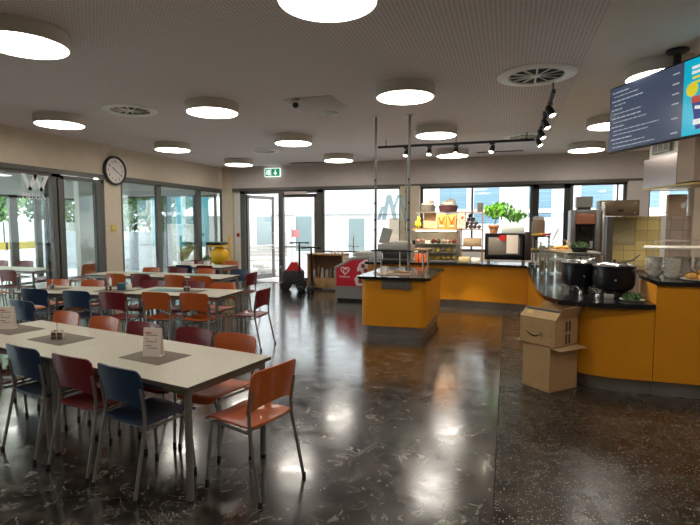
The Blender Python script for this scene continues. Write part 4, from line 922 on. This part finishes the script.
# ------------------------------------------------------------------ glass display and plant shelf on the curved counter
t = thing('glass_display', 'glass display rack with steel posts on the curved counter', 'display', (0, 0, 0))
for x, y in ((.48, 9.3), (.50, 8.35), (.98, 9.3), (.98, 8.35)): m_ = MB(); m_.tube([(x, y, .92), (x, y, 1.43)], .013, 8); m_.build('post', M_STEEL, t)
for zz in (.94, 1.18, 1.42): m_ = MB(); m_.b2(.46, 1.0, 8.32, 9.33, zz, zz + .008); m_.build('shelf', M_THINGLASS, t)
m_ = MB(); m_.b2(.455, .459, 8.33, 9.32, .93, 1.43); m_.b2(.46, 1.0, 8.315, 8.319, .93, 1.43); m_.build('glass_panel', M_THINGLASS, t)
M_DRINK = mat('amber_tumbler', (.35, .26, .16), .15, spec=.8); M_TUMB = mat('clear_tumbler', (.5, .5, .46), .08, spec=.9)
for r_, (zz, nm) in enumerate(((.948, 'lower'), (1.188, 'upper'))):
    for k in range(8):
        o = MB().lathe([(0, 0), (.038, 0), (.048, .17), (.044, .17), (.035, .010), (0, .010)], seg=12).build('drinking_glass', M_TUMB if (k + r_) % 3 else M_DRINK, None, (.55 + .13 * (k % 4), 8.5 + .30 * (k // 4) + .05 * r_, zz)); tag(o, f'drinking glass on the {nm} shelf of the glass display', 'glass', f'glasses on the {nm} shelf')
t = thing('snack_shelf', 'dark glass-legged shelf carrying the plant bowl and cake dome', 'shelf', (0, 0, 0))
m_ = MB(); m_.prism([(.50, 8.28), (.80, 7.42), (1.28, 7.42), (1.22, 8.28)], 1.285, 1.315); m_.build('shelf_board', mat('grey_shelf', (.12, .115, .105), .3), t)
for x, y in ((.56, 8.2), (.84, 7.48), (1.22, 7.48), (1.18, 8.2)): m_ = MB(); m_.tube([(x, y, .92), (x, y, 1.285)], .013, 8); m_.build('leg', M_STEEL, t)
m_ = MB(); m_.b2(.86, 1.20, 7.43, 7.436, .94, 1.27); m_.build('glass_panel', M_THINGLASS, t)
for k in range(5):
    o = MB().lathe([(0, 0), (.03, 0), (.045, .07), (.042, .07), (.028, .006), (0, .006)], seg=14).build('glass_bowl', M_TUMB, None, (.72 + .10 * k, 7.80 + .04 * (k % 2), .92)); tag(o, 'small glass bowl under the plant shelf behind the kettles', 'bowl', 'glass bowls under the plant shelf')
t = thing('plant_bowl', 'dark bowl of green cress on the grey shelf behind the left kettle', 'plant', (.98, 7.70, 1.315))
m_ = MB(); m_.lathe([(0, 0), (.09, 0), (.13, .07), (.12, .07), (.085, .01), (0, .01)], seg=22); m_.build('bowl', M_BLACK, t)
m_ = MB(); m_.leaves((0, 0, .09), (.125, .125, .055), 420, .022); o = m_.build('cress', M_DLEAF, t, flat=True); o['kind'] = 'stuff'
t = thing('cake_dome', 'clear plastic dome over rolls on the shelf left of the plant bowl', 'dome', (.80, 8.10, 1.315))
m_ = MB(); m_.lathe([(.20, .0), (.195, .06), (.15, .13), (.07, .165), (0, .17)], seg=26); m_.build('dome', M_THINGLASS, t)
m_ = MB(); m_.lathe([(0, 0), (.20, 0), (.20, .012), (0, .012)], seg=26); m_.build('board', M_WOOD, t)
for k in range(4):
    o = MB().ball((0, 0, 0), .045, (1.2, .9, .7)).build('bread_roll', M_GOLD, None, (.73 + .10 * (k % 2), 8.06 + .09 * (k // 2), 1.36)); tag(o, 'pale bread roll under the clear plastic dome', 'roll', 'rolls under the dome')

# fruit and packet basket with jar above
t = thing('wire_basket', 'wire snack basket on a stand right of the dark warming cabinet', 'basket', (.60, 10.0, .92))
for x, y in ((-.14, -.12), (.14, -.12), (-.14, .12), (.14, .12)): m_ = MB(); m_.tube([(x, y, 0), (x, y, .60)], .008, 8); m_.build('post', M_TUBE, t)
for zz in (.02, .30, .56): m_ = MB(); m_.box((0, 0, zz), (.32, .28, .02)); m_.build('shelf', M_BLACK, t)
for k in range(6):
    mm = (mat('banana_yellow', (.62, .42, .03), .5), mat('orange_wrapper', (.55, .16, .02), .4), mat('red_wrapper', (.35, .02, .03), .4))[k % 3]
    nm = ('yellow', 'orange', 'dark red')[k % 3]; zz = .92 + (.33 if k < 3 else .60)
    o = MB().box((0, 0, .02), (.20, .05, .04), bev=.015).build('snack_packet', mm, None, (.52 + .08 * (k % 3), 9.92, zz - .02), (0, R(-8), R(20 * (k % 3) - 20))); tag(o, f'{nm} snack packet on the {"middle" if k < 3 else "top"} tier of the wire basket', 'packet', 'snack packets in the wire basket')
t = thing('storage_jar', 'round brown storage jar on top of the wire basket', 'jar', (.55, 10.06, 1.49))
m_ = MB(); m_.lathe([(0, 0), (.11, 0), (.12, .06), (.12, .26), (.10, .31), (0, .31)], seg=24); m_.build('jar', mat('brown_jar', (.25, .17, .12), .25), t)
m_ = MB(); m_.lathe([(0, .31), (.10, .31), (.10, .36), (.05, .375), (0, .375)], seg=24); m_.build('lid', M_LGREY, t)
t = thing('tongs', 'steel tongs leaning up out of the glass display', 'tongs', (.72, 9.1, 1.428))
m_ = MB(); m_.tube([(0, 0, .01), (.10, .05, .22)], .008, 6); m_.tube([(0.02, 0, .01), (.12, .05, .22)], .008, 6); m_.build('arms', M_STEEL, t)

# ------------------------------------------------------------------ warming cabinet and plant
t = thing('warming_cabinet', 'dark glass-fronted warming cabinet on the back counter', 'cabinet', (0, 0, 0))
m_ = MB(); m_.b2(-.44, .32, 10.42, 10.44, 1.02, 1.50); m_.b2(-.44, .32, 10.86, 10.9, 1.02, 1.50).b2(-.44, .32, 10.42, 10.9, 1.48, 1.53).b2(-.44, .32, 10.42, 10.9, 1.0, 1.06).b2(-.44, -.41, 10.42, 10.9, 1.0, 1.5).b2(.29, .33, 10.42, 10.9, 1.0, 1.5)
m_.build('body', M_BLACK, t)
m_ = MB(); m_.b2(-.37, .24, 10.412, 10.419, 1.10, 1.45, .004); m_.build('glass_front', mat('smoked_glass', (.20, .19, .17), .08, spec=.9), t)
m_ = MB(); m_.b2(.33, .45, 10.40, 10.88, 1.0, 1.56, .01); m_.build('control_side', mat('dark_maroon_panel', (.035, .018, .022), .4), t)
for x in (-.40, .28): m_ = MB(); m_.b2(x, x + .06, 10.45, 10.85, .92, 1.0); m_.build('foot', M_STEEL, t)
m_ = MB(); m_.b2(-.02, .20, 10.400, 10.404, 1.13, 1.50); m_.build('paper_notice', M_PINKPAPER, t)
m_ = MB(); m_.lathe([(0, 0), (.075, 0), (.075, .006), (0, .006)], seg=20, M=Matrix.Translation((-.09, 10.407, 1.44)) @ Matrix.Rotation(R(90), 4, 'X') @ Matrix.Diagonal((1.2, .8, 1, 1))); m_.build('red_tag', M_REDPRINT, t)
t = thing('potted_plant', 'bright green leafy plant in a terracotta pot on the warming cabinet', 'plant', (-.28, 10.66, 1.53))
m_ = MB(); m_.lathe([(0, 0), (.07, 0), (.10, .13), (.11, .13), (.11, .17), (.09, .17), (.08, .12), (0, .12)], seg=22); m_.build('pot', M_TERRA, t)
m_ = MB(); m_.tube([(0, 0, .12), (.05, 0, .3), (.25, .02, .42)], .010, 6); m_.tube([(.05, 0, .3), (-.02, 0, .45)], .008, 6); m_.build('stem', M_BARK, t)
M_BRIGHT = mat('bright_leaf', (.16, .46, .035), .5, noise=.4, nscale=6)
m_ = MB(); m_.leaves((.10, 0, .47), (.30, .18, .17), 260, .055); m_.leaves((.42, .02, .36), (.24, .16, .12), 140, .05); m_.build('leaves', M_BRIGHT, t, flat=True)
tag(MB().b2(-.13, .32, 10.60, 10.78, 1.53, 1.66, .01).build('plant_trough', mat('pale_trough', (.55, .62, .60), .5)), 'pale translucent trough beside the terracotta pot', 'trough')

# ------------------------------------------------------------------ coffee machine and kitchen block
M_KUNIT = mat('kitchen_cabinet_grey', (.33, .32, .30), .4, .3)
t = thing('kitchen_unit', 'grey kitchen base unit under the coffee machine', 'cabinet', (0, 0, 0))
m_ = MB(); m_.b2(1.45, 3.3, 10.25, 10.98, .12, .86); m_.build('body', M_KUNIT, t)
m_ = MB(); m_.b2(1.42, 3.33, 10.22, 10.99, .86, .90); m_.build('worktop', M_STEEL, t)
m_ = MB(); m_.b2(1.45, 3.3, 10.30, 10.95, 0, .12); m_.build('plinth', M_BLACK, t)
tc_ = thing('coffee_machine', 'tall grey coffee machine with a bean hopper beside the windows', 'machine', (1.40, 10.55, .90))
m_ = MB(); m_.b2(-.26, -.17, -.24, .24, 0, 1.09, .025); m_.b2(.17, .26, -.24, .24, 0, 1.09, .025); m_.b2(-.2, .2, .0, .24, 0, 1.08).b2(-.2, .2, -.23, .2, 1.0, 1.09, .01).b2(-.2, .2, -.23, .2, 0, .20, .01); m_.build('housing', mat('coffee_grey', (.24, .235, .225), .35, .6), tc_)
m_ = MB(); m_.b2(-.165, .165, -.236, -.22, .82, 1.02, .004); m_.build('display', mat('brown_display', (.16, .06, .035), .2, emit=.25), tc_)
m_ = MB(); m_.b2(-.165, .165, -.01, 0.0, .20, .82); m_.build('brew_bay', M_BLACK, tc_)
m_ = MB(); m_.box((.0, -.08, .70), (.12, .14, .14), bev=.01); m_.build('spout', M_BLACKGLOSS, tc_)
m_ = MB(); m_.box((.13, -.10, .42), (.05, .10, .14), bev=.008); m_.build('steam_wand', M_LGREY, tc_)
m_ = MB(); m_.prism(rounded([(-.16, -.14), (.13, -.14), (.13, .14), (-.16, .14)], .03), 1.14, 1.34); m_.build('bean_hopper', mat('smoky_plastic', (.25, .24, .22), .2), tc_)
m_ = MB(); m_.b2(-.13, .10, -.12, .12, 1.09, 1.14); m_.build('hopper_base', M_BLACK, tc_)
t = thing('steel_column', 'slim polished steel cup column right of the coffee machine', 'dispenser', (1.72, 10.45, .90))
m_ = MB(); m_.lathe([(0, 0), (.045, 0), (.045, 1.15), (.03, 1.22), (0, 1.24)], seg=20); m_.build('column', M_CHROME, t)
m_ = MB(); m_.lathe([(0, 0), (.055, 0), (.055, .03), (0, .03)], seg=20); m_.build('base', M_STEEL, t)
t = thing('tall_cabinet', 'tall narrow dark grey cabinet beside the yellow tiles', 'cabinet', (0, 0, 0))
m_ = MB(); m_.b2(1.79, 1.895, 10.42, 11.1, .90, 1.86); m_.build('body', mat('dark_cabinet', (.10, .105, .11), .4), t)
m_ = MB(); m_.b2(1.79, 1.895, 10.412, 10.42, .92, 1.84); m_.build('door', M_FRAME, t)
t = thing('metal_box', 'bronze metal box unit resting above the yellow tiled wall', 'appliance', (2.02, 10.8, 1.875))
m_ = MB(); m_.box((.0, 0, .15), (.68, .42, .30), bev=.008); m_.build('housing', mat('bronze_metal', (.20, .15, .095), .35, .6, noise=.15, nscale=3), t)
m_ = MB(); m_.box((.02, -.214, .10), (.10, .008, .035)); m_.build('handle', M_BLACK, t)
for x, z in ((-.28, .03), (.26, .06), (.27, .24)): m_ = MB(); m_.lathe([(0, 0), (.018, 0), (.018, .008), (0, .01)], seg=12, M=Matrix.Translation((x, -.211, z)) @ Matrix.Rotation(R(90), 4, 'X')); m_.build('screw', M_LGREY, t)
t = thing('wall_notice', 'pale framed notice on the yellow tiles', 'notice', (2.18, 10.998, 1.56))
m_ = MB(); m_.box((0, -.006, 0), (.42, .012, .52)); m_.build('frame', mat('tan_frame', (.45, .38, .19), .5), t)
m_ = MB(); m_.box((0, -.014, .0), (.36, .004, .46)); m_.build('sheet', mat('notice_sheet', (.50, .43, .23), .5, noise=.1), t)
# hood
t = thing('extractor_hood', 'large stainless extractor hood hanging over the kitchen window', 'hood', (0, 0, 0))
m_ = MB()
m_ = MB(); m_.prism([(2.56, 11.3), (2.83, 10.22), (3.3, 10.33), (3.3, 11.3)], 2.42, 2.98); m_.build('canopy', M_STEEL, t)
m_ = MB(); m_.prism([(2.64, 11.25), (2.87, 10.30), (3.3, 10.40), (3.3, 11.25)], 2.98, 3.42); m_.build('duct', mat('pale_steel', (.55, .53, .48), .45, .4), t)
m_ = MB(); m_.prism([(2.835, 10.215), (2.95, 9.74), (3.3, 9.82), (3.3, 10.325)], 2.44, 3.42); m_.build('side_panel', mat('tan_panel', (.30, .22, .16), .6), t)
m_ = MB(); m_.prism([(2.55, 11.31), (2.82, 10.20), (2.95, 9.72), (3.31, 9.80), (3.31, 11.31)], 2.385, 2.42); m_.build('grease_filter', mat('brass_filter', (.45, .34, .12), .4, .6), t)
_d = Vector((2.87 - 2.64, 10.30 - 11.25, 0)).normalized(); _a = math.atan2(_d.y, _d.x)
m_ = MB(); m_.box((2.72, 10.80, 3.16), (.62, .03, .20), rot=(0, 0, _a)); g = m_.build('vent_grille', M_LGREY, t)
for k in range(3):
    _c = Vector((2.72, 10.80, 3.16)) + _d * (k - 1) * .19; m_ = MB(); m_.box(_c, (.15, .036, .14), rot=(0, 0, _a)); m_.build('grille_opening', M_FRAME, g)
t = thing('paper_bag', 'brown paper bag standing on the tiled wall under the hood', 'bag', (3.10, 11.09, 1.87))
m_ = MB(); m_.prism(rounded([(-.16, -.08), (.16, -.08), (.16, .08), (-.16, .08)], .03), 0, .42); m_.build('bag', mat('brown_paper', (.40, .28, .19), .8, noise=.1), t)
m_ = MB(); m_.ball((.09, -.085, .20), .045, (1, .15, 1.3)); m_.tube([(.12, -.085, .24), (.16, -.085, .32)], [.02, .008], 8); m_.build('white_print', M_PAPER, t)  # white oval and short streak on the bag front

# ================================================================== BAKERY DISPLAY SHELVES
t = thing('bakery_display', 'tall bakery display with lit glass shelves of pastries on the back counter', 'display', (0, 0, 0))
X0, X1, Y0, Y1 = -1.92, -.98, 10.42, 10.85
for x, y in ((X0, Y0), (X0, Y1), (X1, Y0), (X1, Y1)): m_ = MB(); m_.b2(x - .012, x + .012, y - .012, y + .012, .92, 1.66 if y == Y0 else 1.98); m_.build('post', M_STEEL, t)
for zz in (.955, 1.13, 1.31): m_ = MB(); m_.b2(X0, X1, Y0, Y1, zz - .012, zz); m_.build('glass_shelf', mat('shelf_grey', (.32, .31, .29), .3), t)
m_ = MB(); m_.b2(X0 - .02, X1 + .02, Y0 - .02, Y1, 1.60, 1.63); m_.build('wood_shelf', M_WOOD, t)
m_ = MB(); m_.b2(X0, X1, Y1 - .30, Y1, 1.955, 1.975); m_.build('top_shelf', mat('shelf_metal', (.25, .23, .21), .4, .4), t)
m_ = MB(); m_.b2(X0, X1, Y1 - .006, Y1, .93, 1.60); m_.build('back_panel', mat('display_back', (.60, .54, .44), .6), t)
m_ = MB(); m_.b2(X0, X1, Y0 - .004, Y0, .96, 1.58); m_.build('glass_front', M_THINGLASS, t)
added_glow = mat('added_strip_glow', (1, .9, .7), .4, emit=5.0)  # glowing strip added to brighten the pastries on the shelves
m_ = MB(); m_.b2(X0 + .05, X1 - .05, Y0 + .06, Y0 + .09, 1.57, 1.588); m_.build('added_glow_strip', added_glow, t)
M_P = [mat('pastry_gold', (.62, .36, .06), .5, noise=.25, nscale=30), mat('pastry_pink', (.60, .30, .24), .5, noise=.2, nscale=30), mat('pastry_choc', (.06, .03, .02), .4), mat('pastry_cream', (.70, .62, .46), .5), mat('pastry_red', (.30, .03, .02), .4), mat('pastry_yellow', (.70, .50, .10), .5)]
nmz = ('gold', 'pink', 'chocolate', 'cream', 'red', 'yellow')
for zz, sh, seq in ((.955, 'lowest', (5, 0, 5, 0, 5, 5, 0, 5)), (1.13, 'middle', (3, 5, 0, 3, 5, 3, 0, 3)), (1.31, 'top', (1, 1, 2, 4, 2, 3, 1, 4))):
    for k, c_ in enumerate(seq):
        o = MB().ball((0, 0, 0), .052, (1.0, 1.5, .95)).build('pastry', M_P[c_], None, (X0 + .09 + k * .108, Y0 + .11 + .05 * (k % 2), zz + .049)); tag(o, f'{nmz[c_]} pastry on the {sh} shelf of the bakery display', 'pastry', f'{nmz[c_]} pastries on the {sh} bakery shelf')
for k in range(3):
    zz = (.955, 1.13, 1.31)[k]; o = MB().box((0, 0, .055), (.11, .004, .075), rot=(R(-10), 0, 0)).build('price_card', M_PAPER, None, (X0 + .05 + .26 * (k == 2), Y0 + .035, zz - .019)); tag(o, f'white price card at the front of the {("lowest", "middle", "top")[k]} bakery shelf', 'card')
tag(MB().box((0, 0, .17), (.26, .03, .34), rot=(R(-6), 0, 0), bev=.006).build('cutting_board', mat('pale_board', (.60, .40, .22), .5, noise=.1, nscale=5, stretch=(10, 1, 1)), None, (-1.60, 10.66, 1.635)), 'pale wooden cutting board leaning on the bakery display shelf', 'board')
for k in range(2):
    t = thing('orange_box', 'orange gift box with a red V mark on the bakery shelf, ' + ('next to the board' if k == 0 else 'farther from the board'), 'box', (-1.34 + .21 * k, 10.62, 1.63), 0, 'orange boxes')
    m_ = MB(); m_.box((0, 0, .15), (.20, .12, .30), bev=.006); m_.build('box', mat('orange_card', (.60, .28, .06), .6), t)
    m_ = MB()
    for s in (-1, 1): m_.box((s * .032, -.0615, .17), (.03, .003, .17), rot=(0, R(22 * s), 0))
    m_.build('v_mark', mat('red_orange_print', (.55, .07, .02), .5), t)
    m_ = MB(); m_.box((.0, -.0615, .05), (.09, .003, .025)); m_.build('label_strip', M_PAPER, t)
t = thing('fruit_bag', 'yellow net bag of lemons at the left of the bakery shelf', 'bag', (-1.84, 10.58, 1.63))
m_ = MB(); m_.ball((0, 0, .09), .09, (.8, .8, 1.0)); m_.ball((0.01, 0, .19), .06, (.7, .7, 1.1)); m_.build('bag', mat('lemon_yellow', (.62, .58, .04), .5, noise=.3, nscale=30), t)
m_ = MB(); m_.tube([(0, 0, .24), (.01, 0, .30)], .012, 8); m_.build('tie', M_PAPER, t)
t = thing('floral_tin', 'pale floral paper bag at the right of the bakery shelf', 'bag', (-.93, 10.62, 1.63))
m_ = MB(); m_.prism(rounded([(-.09, -.06), (.09, -.06), (.09, .06), (-.09, .06)], .02), 0, .33); m_.build('bag', mat('floral_paper', (.55, .45, .38), .7, noise=.5, nscale=25), t)
m_ = MB(); m_.ball((.02, -.06, .22), .03, (1, .2, 1)); m_.build('red_flower', mat('red_orange_print', (.55, .07, .02), .5), t)
for x, w, c_, nm, z_ in ((-1.66, .36, (.16, .145, .13), 'grey wicker basket', .0), (-1.22, .42, (.07, .02, .03), 'dark maroon basket', .0)):
    t = thing('wicker_basket', nm + ' on the highest rail of the bakery display', 'basket', (x, 10.70, 1.975))
    m_ = MB(); m_.lathe([(0, 0), (w * .42, 0), (w * .5, .13), (w * .46, .13), (w * .38, .015), (0, .015)], seg=20); m_.build('basket', mat(nm.replace(' ', '_'), c_, .8, noise=.4, nscale=60), t)
    m_ = MB(); m_.ball((0, 0, .16), w * .42, (1, .7, .45)); m_.ball((.04, 0, .22), w * .26, (1.1, .7, .6)); m_.build('cloth', mat('grey_cloth', (.22, .21, .20), .9, noise=.4, nscale=30), t)
# right half of the shelf: capsules, crates
t = thing('side_shelf', 'open brown shelf frame right of the bakery display', 'shelf', (0, 0, 0))
X2, X3 = -.93, -.50
for x in (X2, X3): m_ = MB(); m_.b2(x - .012, x + .012, 10.60, 10.63, .92, 2.00); m_.build('post', M_DWOOD, t)
for zz in (1.27, 1.62, 1.98): m_ = MB(); m_.b2(X2, X3, 10.58, 10.86, zz - .02, zz); m_.build('shelf_board', M_DWOOD, t)
k = 0
for r_, n in enumerate((4, 3, 2, 1)):
    for q in range(n):
        o = MB().ball((0, 0, 0), .045).build('chocolate_ball', mat('capsule_dark', (.05, .035, .035), .35), None, (-.84 + q * .088 + r_ * .044 * .6, 10.70, 1.666 + r_ * .075)); tag(o, 'dark round bread piled on the upper side shelf', 'bread', 'dark round breads'); k += 1
tag(MB().box((0, 0, .08), (.36, .24, .16), bev=.01).build('wicker_crate', mat('wicker_tan', (.30, .23, .15), .8, noise=.4, nscale=50), None, (-.71, 10.72, 1.27)), 'tan wicker crate on the middle side shelf', 'crate')
tag(MB().box((0, 0, .06), (.22, .16, .12), bev=.01).build('cookie_carton', mat('cookie_tan', (.48, .40, .22), .7, noise=.3, nscale=25), None, (-.86, 10.50, .92)), 'small tan carton at the foot of the side shelf', 'carton')
tag(MB().box((0, 0, .06), (.18, .14, .10), bev=.01).build('white_dish', M_PAPER, None, (-.62, 10.52, .93 - .02 + .0)), 'white dish at the foot of the side shelf', 'dish')
tag(MB().box((0, 0, .09), (.12, .12, .18), bev=.005).build('speaker_box', M_FRAME, None, (-.56, 10.72, 1.98)), 'small dark grey box on the top right of the side shelf', 'box')
for k in range(3):
    o = MB().lathe([(0, 0), (.035, 0), (.04, .14), (.03, .18), (0, .19)], seg=14).build('juice_bottle', mat('juice_orange', (.62, .14, .05), .3), None, (-1.82 + .085 * k, 10.30, .92)); tag(o, 'orange-red drink bottle in front of the bakery display', 'bottle', 'orange drink bottles')

# ================================================================== FREEZER, CABINET, SCOOTERS
def fpt(x): return x
t = thing('ice_cream_freezer', 'grey chest freezer with a red ice cream panel and heart logo', 'freezer', (-3.68, 10.44, 0), R(-2))
prof = [(.0, .0), (.0, .70), (.36, .93), (.72, .99), (.72, .0)]
def side(mb, pr, y0, y1):
    a = [mb.bm.verts.new((x, y0, z)) for x, z in pr]; b_ = [mb.bm.verts.new((x, y1, z)) for x, z in pr]; n = len(pr)
    mb.bm.faces.new(a); mb.bm.faces.new(b_[::-1])
    for i in range(n): mb.bm.faces.new((a[i], b_[i], b_[(i + 1) % n], a[(i + 1) % n]))
M_FRZ = mat('freezer_grey', (.25, .255, .25), .4, .2)
m_ = MB(); side(m_, [(.0, .06), (.0, .74), (.40, .95), (.80, .99), (.80, .06)], 0, .95); m_.build('body', M_FRZ, t)
m_ = MB(); side(m_, [(-.02, .73), (-.01, .77), (.40, .985), (.82, 1.03), (.82, .99), (.40, .945)], -.01, .96); m_.build('lid_frame', M_LGREY, t)
m_ = MB(); m_.b2(.42, .80, .02, .93, 1.0, 1.10, .02); m_.build('sliding_lid', M_LGREY, t)
m_ = MB(); side(m_, [(.03, .34), (.03, .72), (.40, .92), (.78, .96), (.78, .34)], -.006, .001); pn = m_.build('red_panel', mat('freezer_red', (.50, .012, .03), .4), t)
m_ = MB(); side(m_, [(.50, .36), (.46, .50), (.54, .62), (.52, .74), (.58, .86), (.70, .94), (.775, .95), (.775, .36)], -.009, -.006); pc = m_.build('white_picture', mat('freezer_white', (.72, .62, .60), .5), pn)
m_ = MB()
for x, z in ((.66, .80), (.58, .64), (.70, .56), (.60, .46), (.72, .70)): m_.lathe([(0, 0), (.05, 0), (.05, .003), (0, .003)], seg=16, M=Matrix.Translation((x, -.009, z)) @ Matrix.Rotation(R(90), 4, 'X'))
m_.build('cherries', mat('cherry_red', (.25, .03, .02), .4), pc)
hp = []
for k in range(25):
    a = k / 24 * 2 * math.pi; hp.append((.24 + .0062 * 16 * math.sin(a) ** 3, -.009, .69 + .0058 * (13 * math.cos(a) - 5 * math.cos(2 * a) - 2 * math.cos(3 * a) - math.cos(4 * a))))
m_ = MB(); m_.tube(hp, .010, 6); m_.tube([(.24 + .05 * math.cos(a) * (1 - a / 12), -.009, .69 + .04 * math.sin(a)) for a in [k * .5 for k in range(10)]], .007, 6); m_.build('heart_logo', M_PAPER, pn)
text('lettering', 'Langnese', .068, M_PAPER, pn, (.10, -.0065, .535), (R(90), 0, 0), .001)
m_ = MB(); m_.b2(.04, .76, .04, .90, 0, .06); m_.build('base', M_BLACK, t)

t = thing('wooden_cabinet', 'light wooden cabinet with an open glass shelf beside the entrance', 'cabinet', (-5.03, 12.05, 0))
m_ = MB(); m_.b2(0, 1.0, 0, .5, .28, .31).b2(0, .035, 0, .5, .05, .94).b2(.965, 1.0, 0, .5, .05, .94).b2(0, 1.0, 0, .5, .91, .95).b2(.03, .97, .47, .5, .05, .93).b2(0.035, .965, 0.01, .5, .05, .08); m_.build('carcass', M_WOOD, t)
for x in (.04, .505): m_ = MB(); m_.b2(x, x + .455, -.012, .006, .06, .275, .003); d_ = m_.build('drawer', M_WOOD, t); m_ = MB(); m_.ball((x + .23, -.02, .17), .012); m_.build('knob', M_TUBE, d_)
m_ = MB(); m_.b2(.035, .965, .44, .468, .31, .91); m_.build('back_panel', M_DWOOD, t)
rnd = random.Random(5)
for k in range(7):
    mm = (M_LGREY, mat('jar_brown', (.18, .12, .08), .3), M_TUMB)[k % 3]; nm = ('grey', 'brown', 'clear')[k % 3]; h_ = (.22, .30, .26)[k % 3]
    o = MB().lathe([(0, 0), (.045, 0), (.05, h_ * .7), (.03, h_ * .85), (.03, h_), (0, h_)], seg=14).build('glass_jar', mm, None, (-4.90 + .12 * k, 12.20 + .04 * (k % 2), .31)); tag(o, f'{nm} jar inside the open wooden cabinet', 'jar', f'{nm} jars in the wooden cabinet')
for k in range(4):
    o = MB().lathe([(0, 0), (.035, 0), (.03, .05 + .02 * (k % 2)), (0, .055 + .02 * (k % 2))], seg=12).build('tea_light', (M_PAPER, M_LAMPBODY)[k % 2], None, (-4.40 + .10 * k, 12.20, .95)); tag(o, ('white', 'grey')[k % 2] + ' candle cup on top of the wooden cabinet', 'candle', ('white', 'grey')[k % 2] + ' candle cups on the cabinet')
t = thing('tiered_stand', 'small grey tiered stand right of the wooden cabinet', 'stand', (-3.72, 11.95, 0))
m_ = MB(); m_.tube([(0, 0, 0), (0, 0, 1.42)], .014, 8); m_.build('pole', M_TUBE, t)
m_ = MB(); m_.lathe([(0, 0), (.16, 0), (.16, .02), (0, .02)], seg=20); m_.build('base', M_TUBE, t)
for zz, r_ in ((.86, .17), (1.16, .15)): m_ = MB(); m_.lathe([(0, zz), (r_, zz), (r_, zz + .02), (0, zz + .02)], seg=20); m_.build('tier', M_TUBE, t)

def scooter(x, y, rz, lab, hh):
    t = thing('kick_scooter', lab, 'scooter', (x, y, 0), rz, 'kick scooters')
    m_ = MB(); m_.box((.02, 0, .12), (.62, .15, .05), bev=.015); m_.build('deck', M_BLACK, t)
    for wx in (-.42, .40):
        Mw = Matrix.Translation((wx, 0, .11)) @ Matrix.Rotation(R(90), 4, 'X')
        m_ = MB(); m_.lathe([(.05, -.025), (.095, -.028), (.11, -.015), (.11, .015), (.095, .028), (.05, .025)], seg=24, M=Mw); m_.build('wheel', M_RUBBER, t)
        m_ = MB(); m_.lathe([(0, -.02), (.055, -.02), (.055, .02), (0, .02)], seg=18, M=Mw); m_.build('hub', M_LAMPBODY, t)
    m_ = MB(); m_.tube([(.40, 0, .12), (.37, 0, .25), (.30, 0, .45), (.16, 0, hh)], [.032, .034, .030, .022], 10); m_.build('stem', M_BLACK, t)
    m_ = MB(); m_.tube([(.15, -.24, hh), (.16, 0, hh + .01), (.15, .24, hh)], .014, 8); hb = m_.build('handlebar', M_BLACK, t)
    for s in (-1, 1): m_ = MB(); m_.tube([(.15, s * .14, hh + .003), (.148, s * .25, hh)], .02, 8); m_.build('grip', M_RUBBER, hb)
    m_ = MB(); m_.grid(lambda u, v: (.40 + .135 * math.cos(.4 + u * 2.2), (v - .5) * .07, .11 + .135 * math.sin(.4 + u * 2.2)), 8, 2, .006); m_.build('mudguard', M_BLACK, t)
    m_ = MB(); m_.box((-.1, 0, .147), (.4, .12, .004)); m_.build('grip_tape', M_RUBBER, t)
scooter(-4.94, 11.35, R(115), 'black kick scooter with the taller handlebar by the entrance', 1.25)
scooter(-4.68, 11.42, R(105), 'black kick scooter leaning nearest the wooden cabinet', 1.12)
t = thing('bike_trailer', 'black bag pushchair with a red cover standing by the scooters', 'pushchair', (-5.28, 11.74, 0), R(20))
m_ = MB(); m_.box((0, 0, .36), (.54, .42, .36), bev=.08, seg=3); m_.build('body', mat('dark_fabric', (.03, .032, .035), .85, noise=.4, nscale=20), t)
m_ = MB(); m_.prism([(-.22, 0), (.20, 0), (.06, .22), (-.08, .22)], -.17, .17, M=Matrix.Translation((0.02, 0, .52)) @ Matrix.Rotation(R(90), 4, 'X')); m_.build('red_cover', mat('bright_red_fabric', (.62, .015, .02), .6), t)
for wx, wy in ((-.20, -.20), (.20, -.20), (-.20, .20), (.20, .20)):
    Mw = Matrix.Translation((wx, wy, .13)) @ Matrix.Rotation(R(90), 4, 'X')
    m_ = MB(); m_.lathe([(0, -.03), (.10, -.03), (.13, -.015), (.13, .015), (.10, .03), (0, .03)], seg=22, M=Mw); m_.build('wheel', M_RUBBER, t)
m_ = MB(); m_.tube([(-.2, -.12, .2), (-.28, -.12, .5), (-.34, -.12, .62), (-.34, .12, .62), (-.28, .12, .5), (-.2, .12, .2)], .012, 8); m_.build('handle', M_TUBE, t)
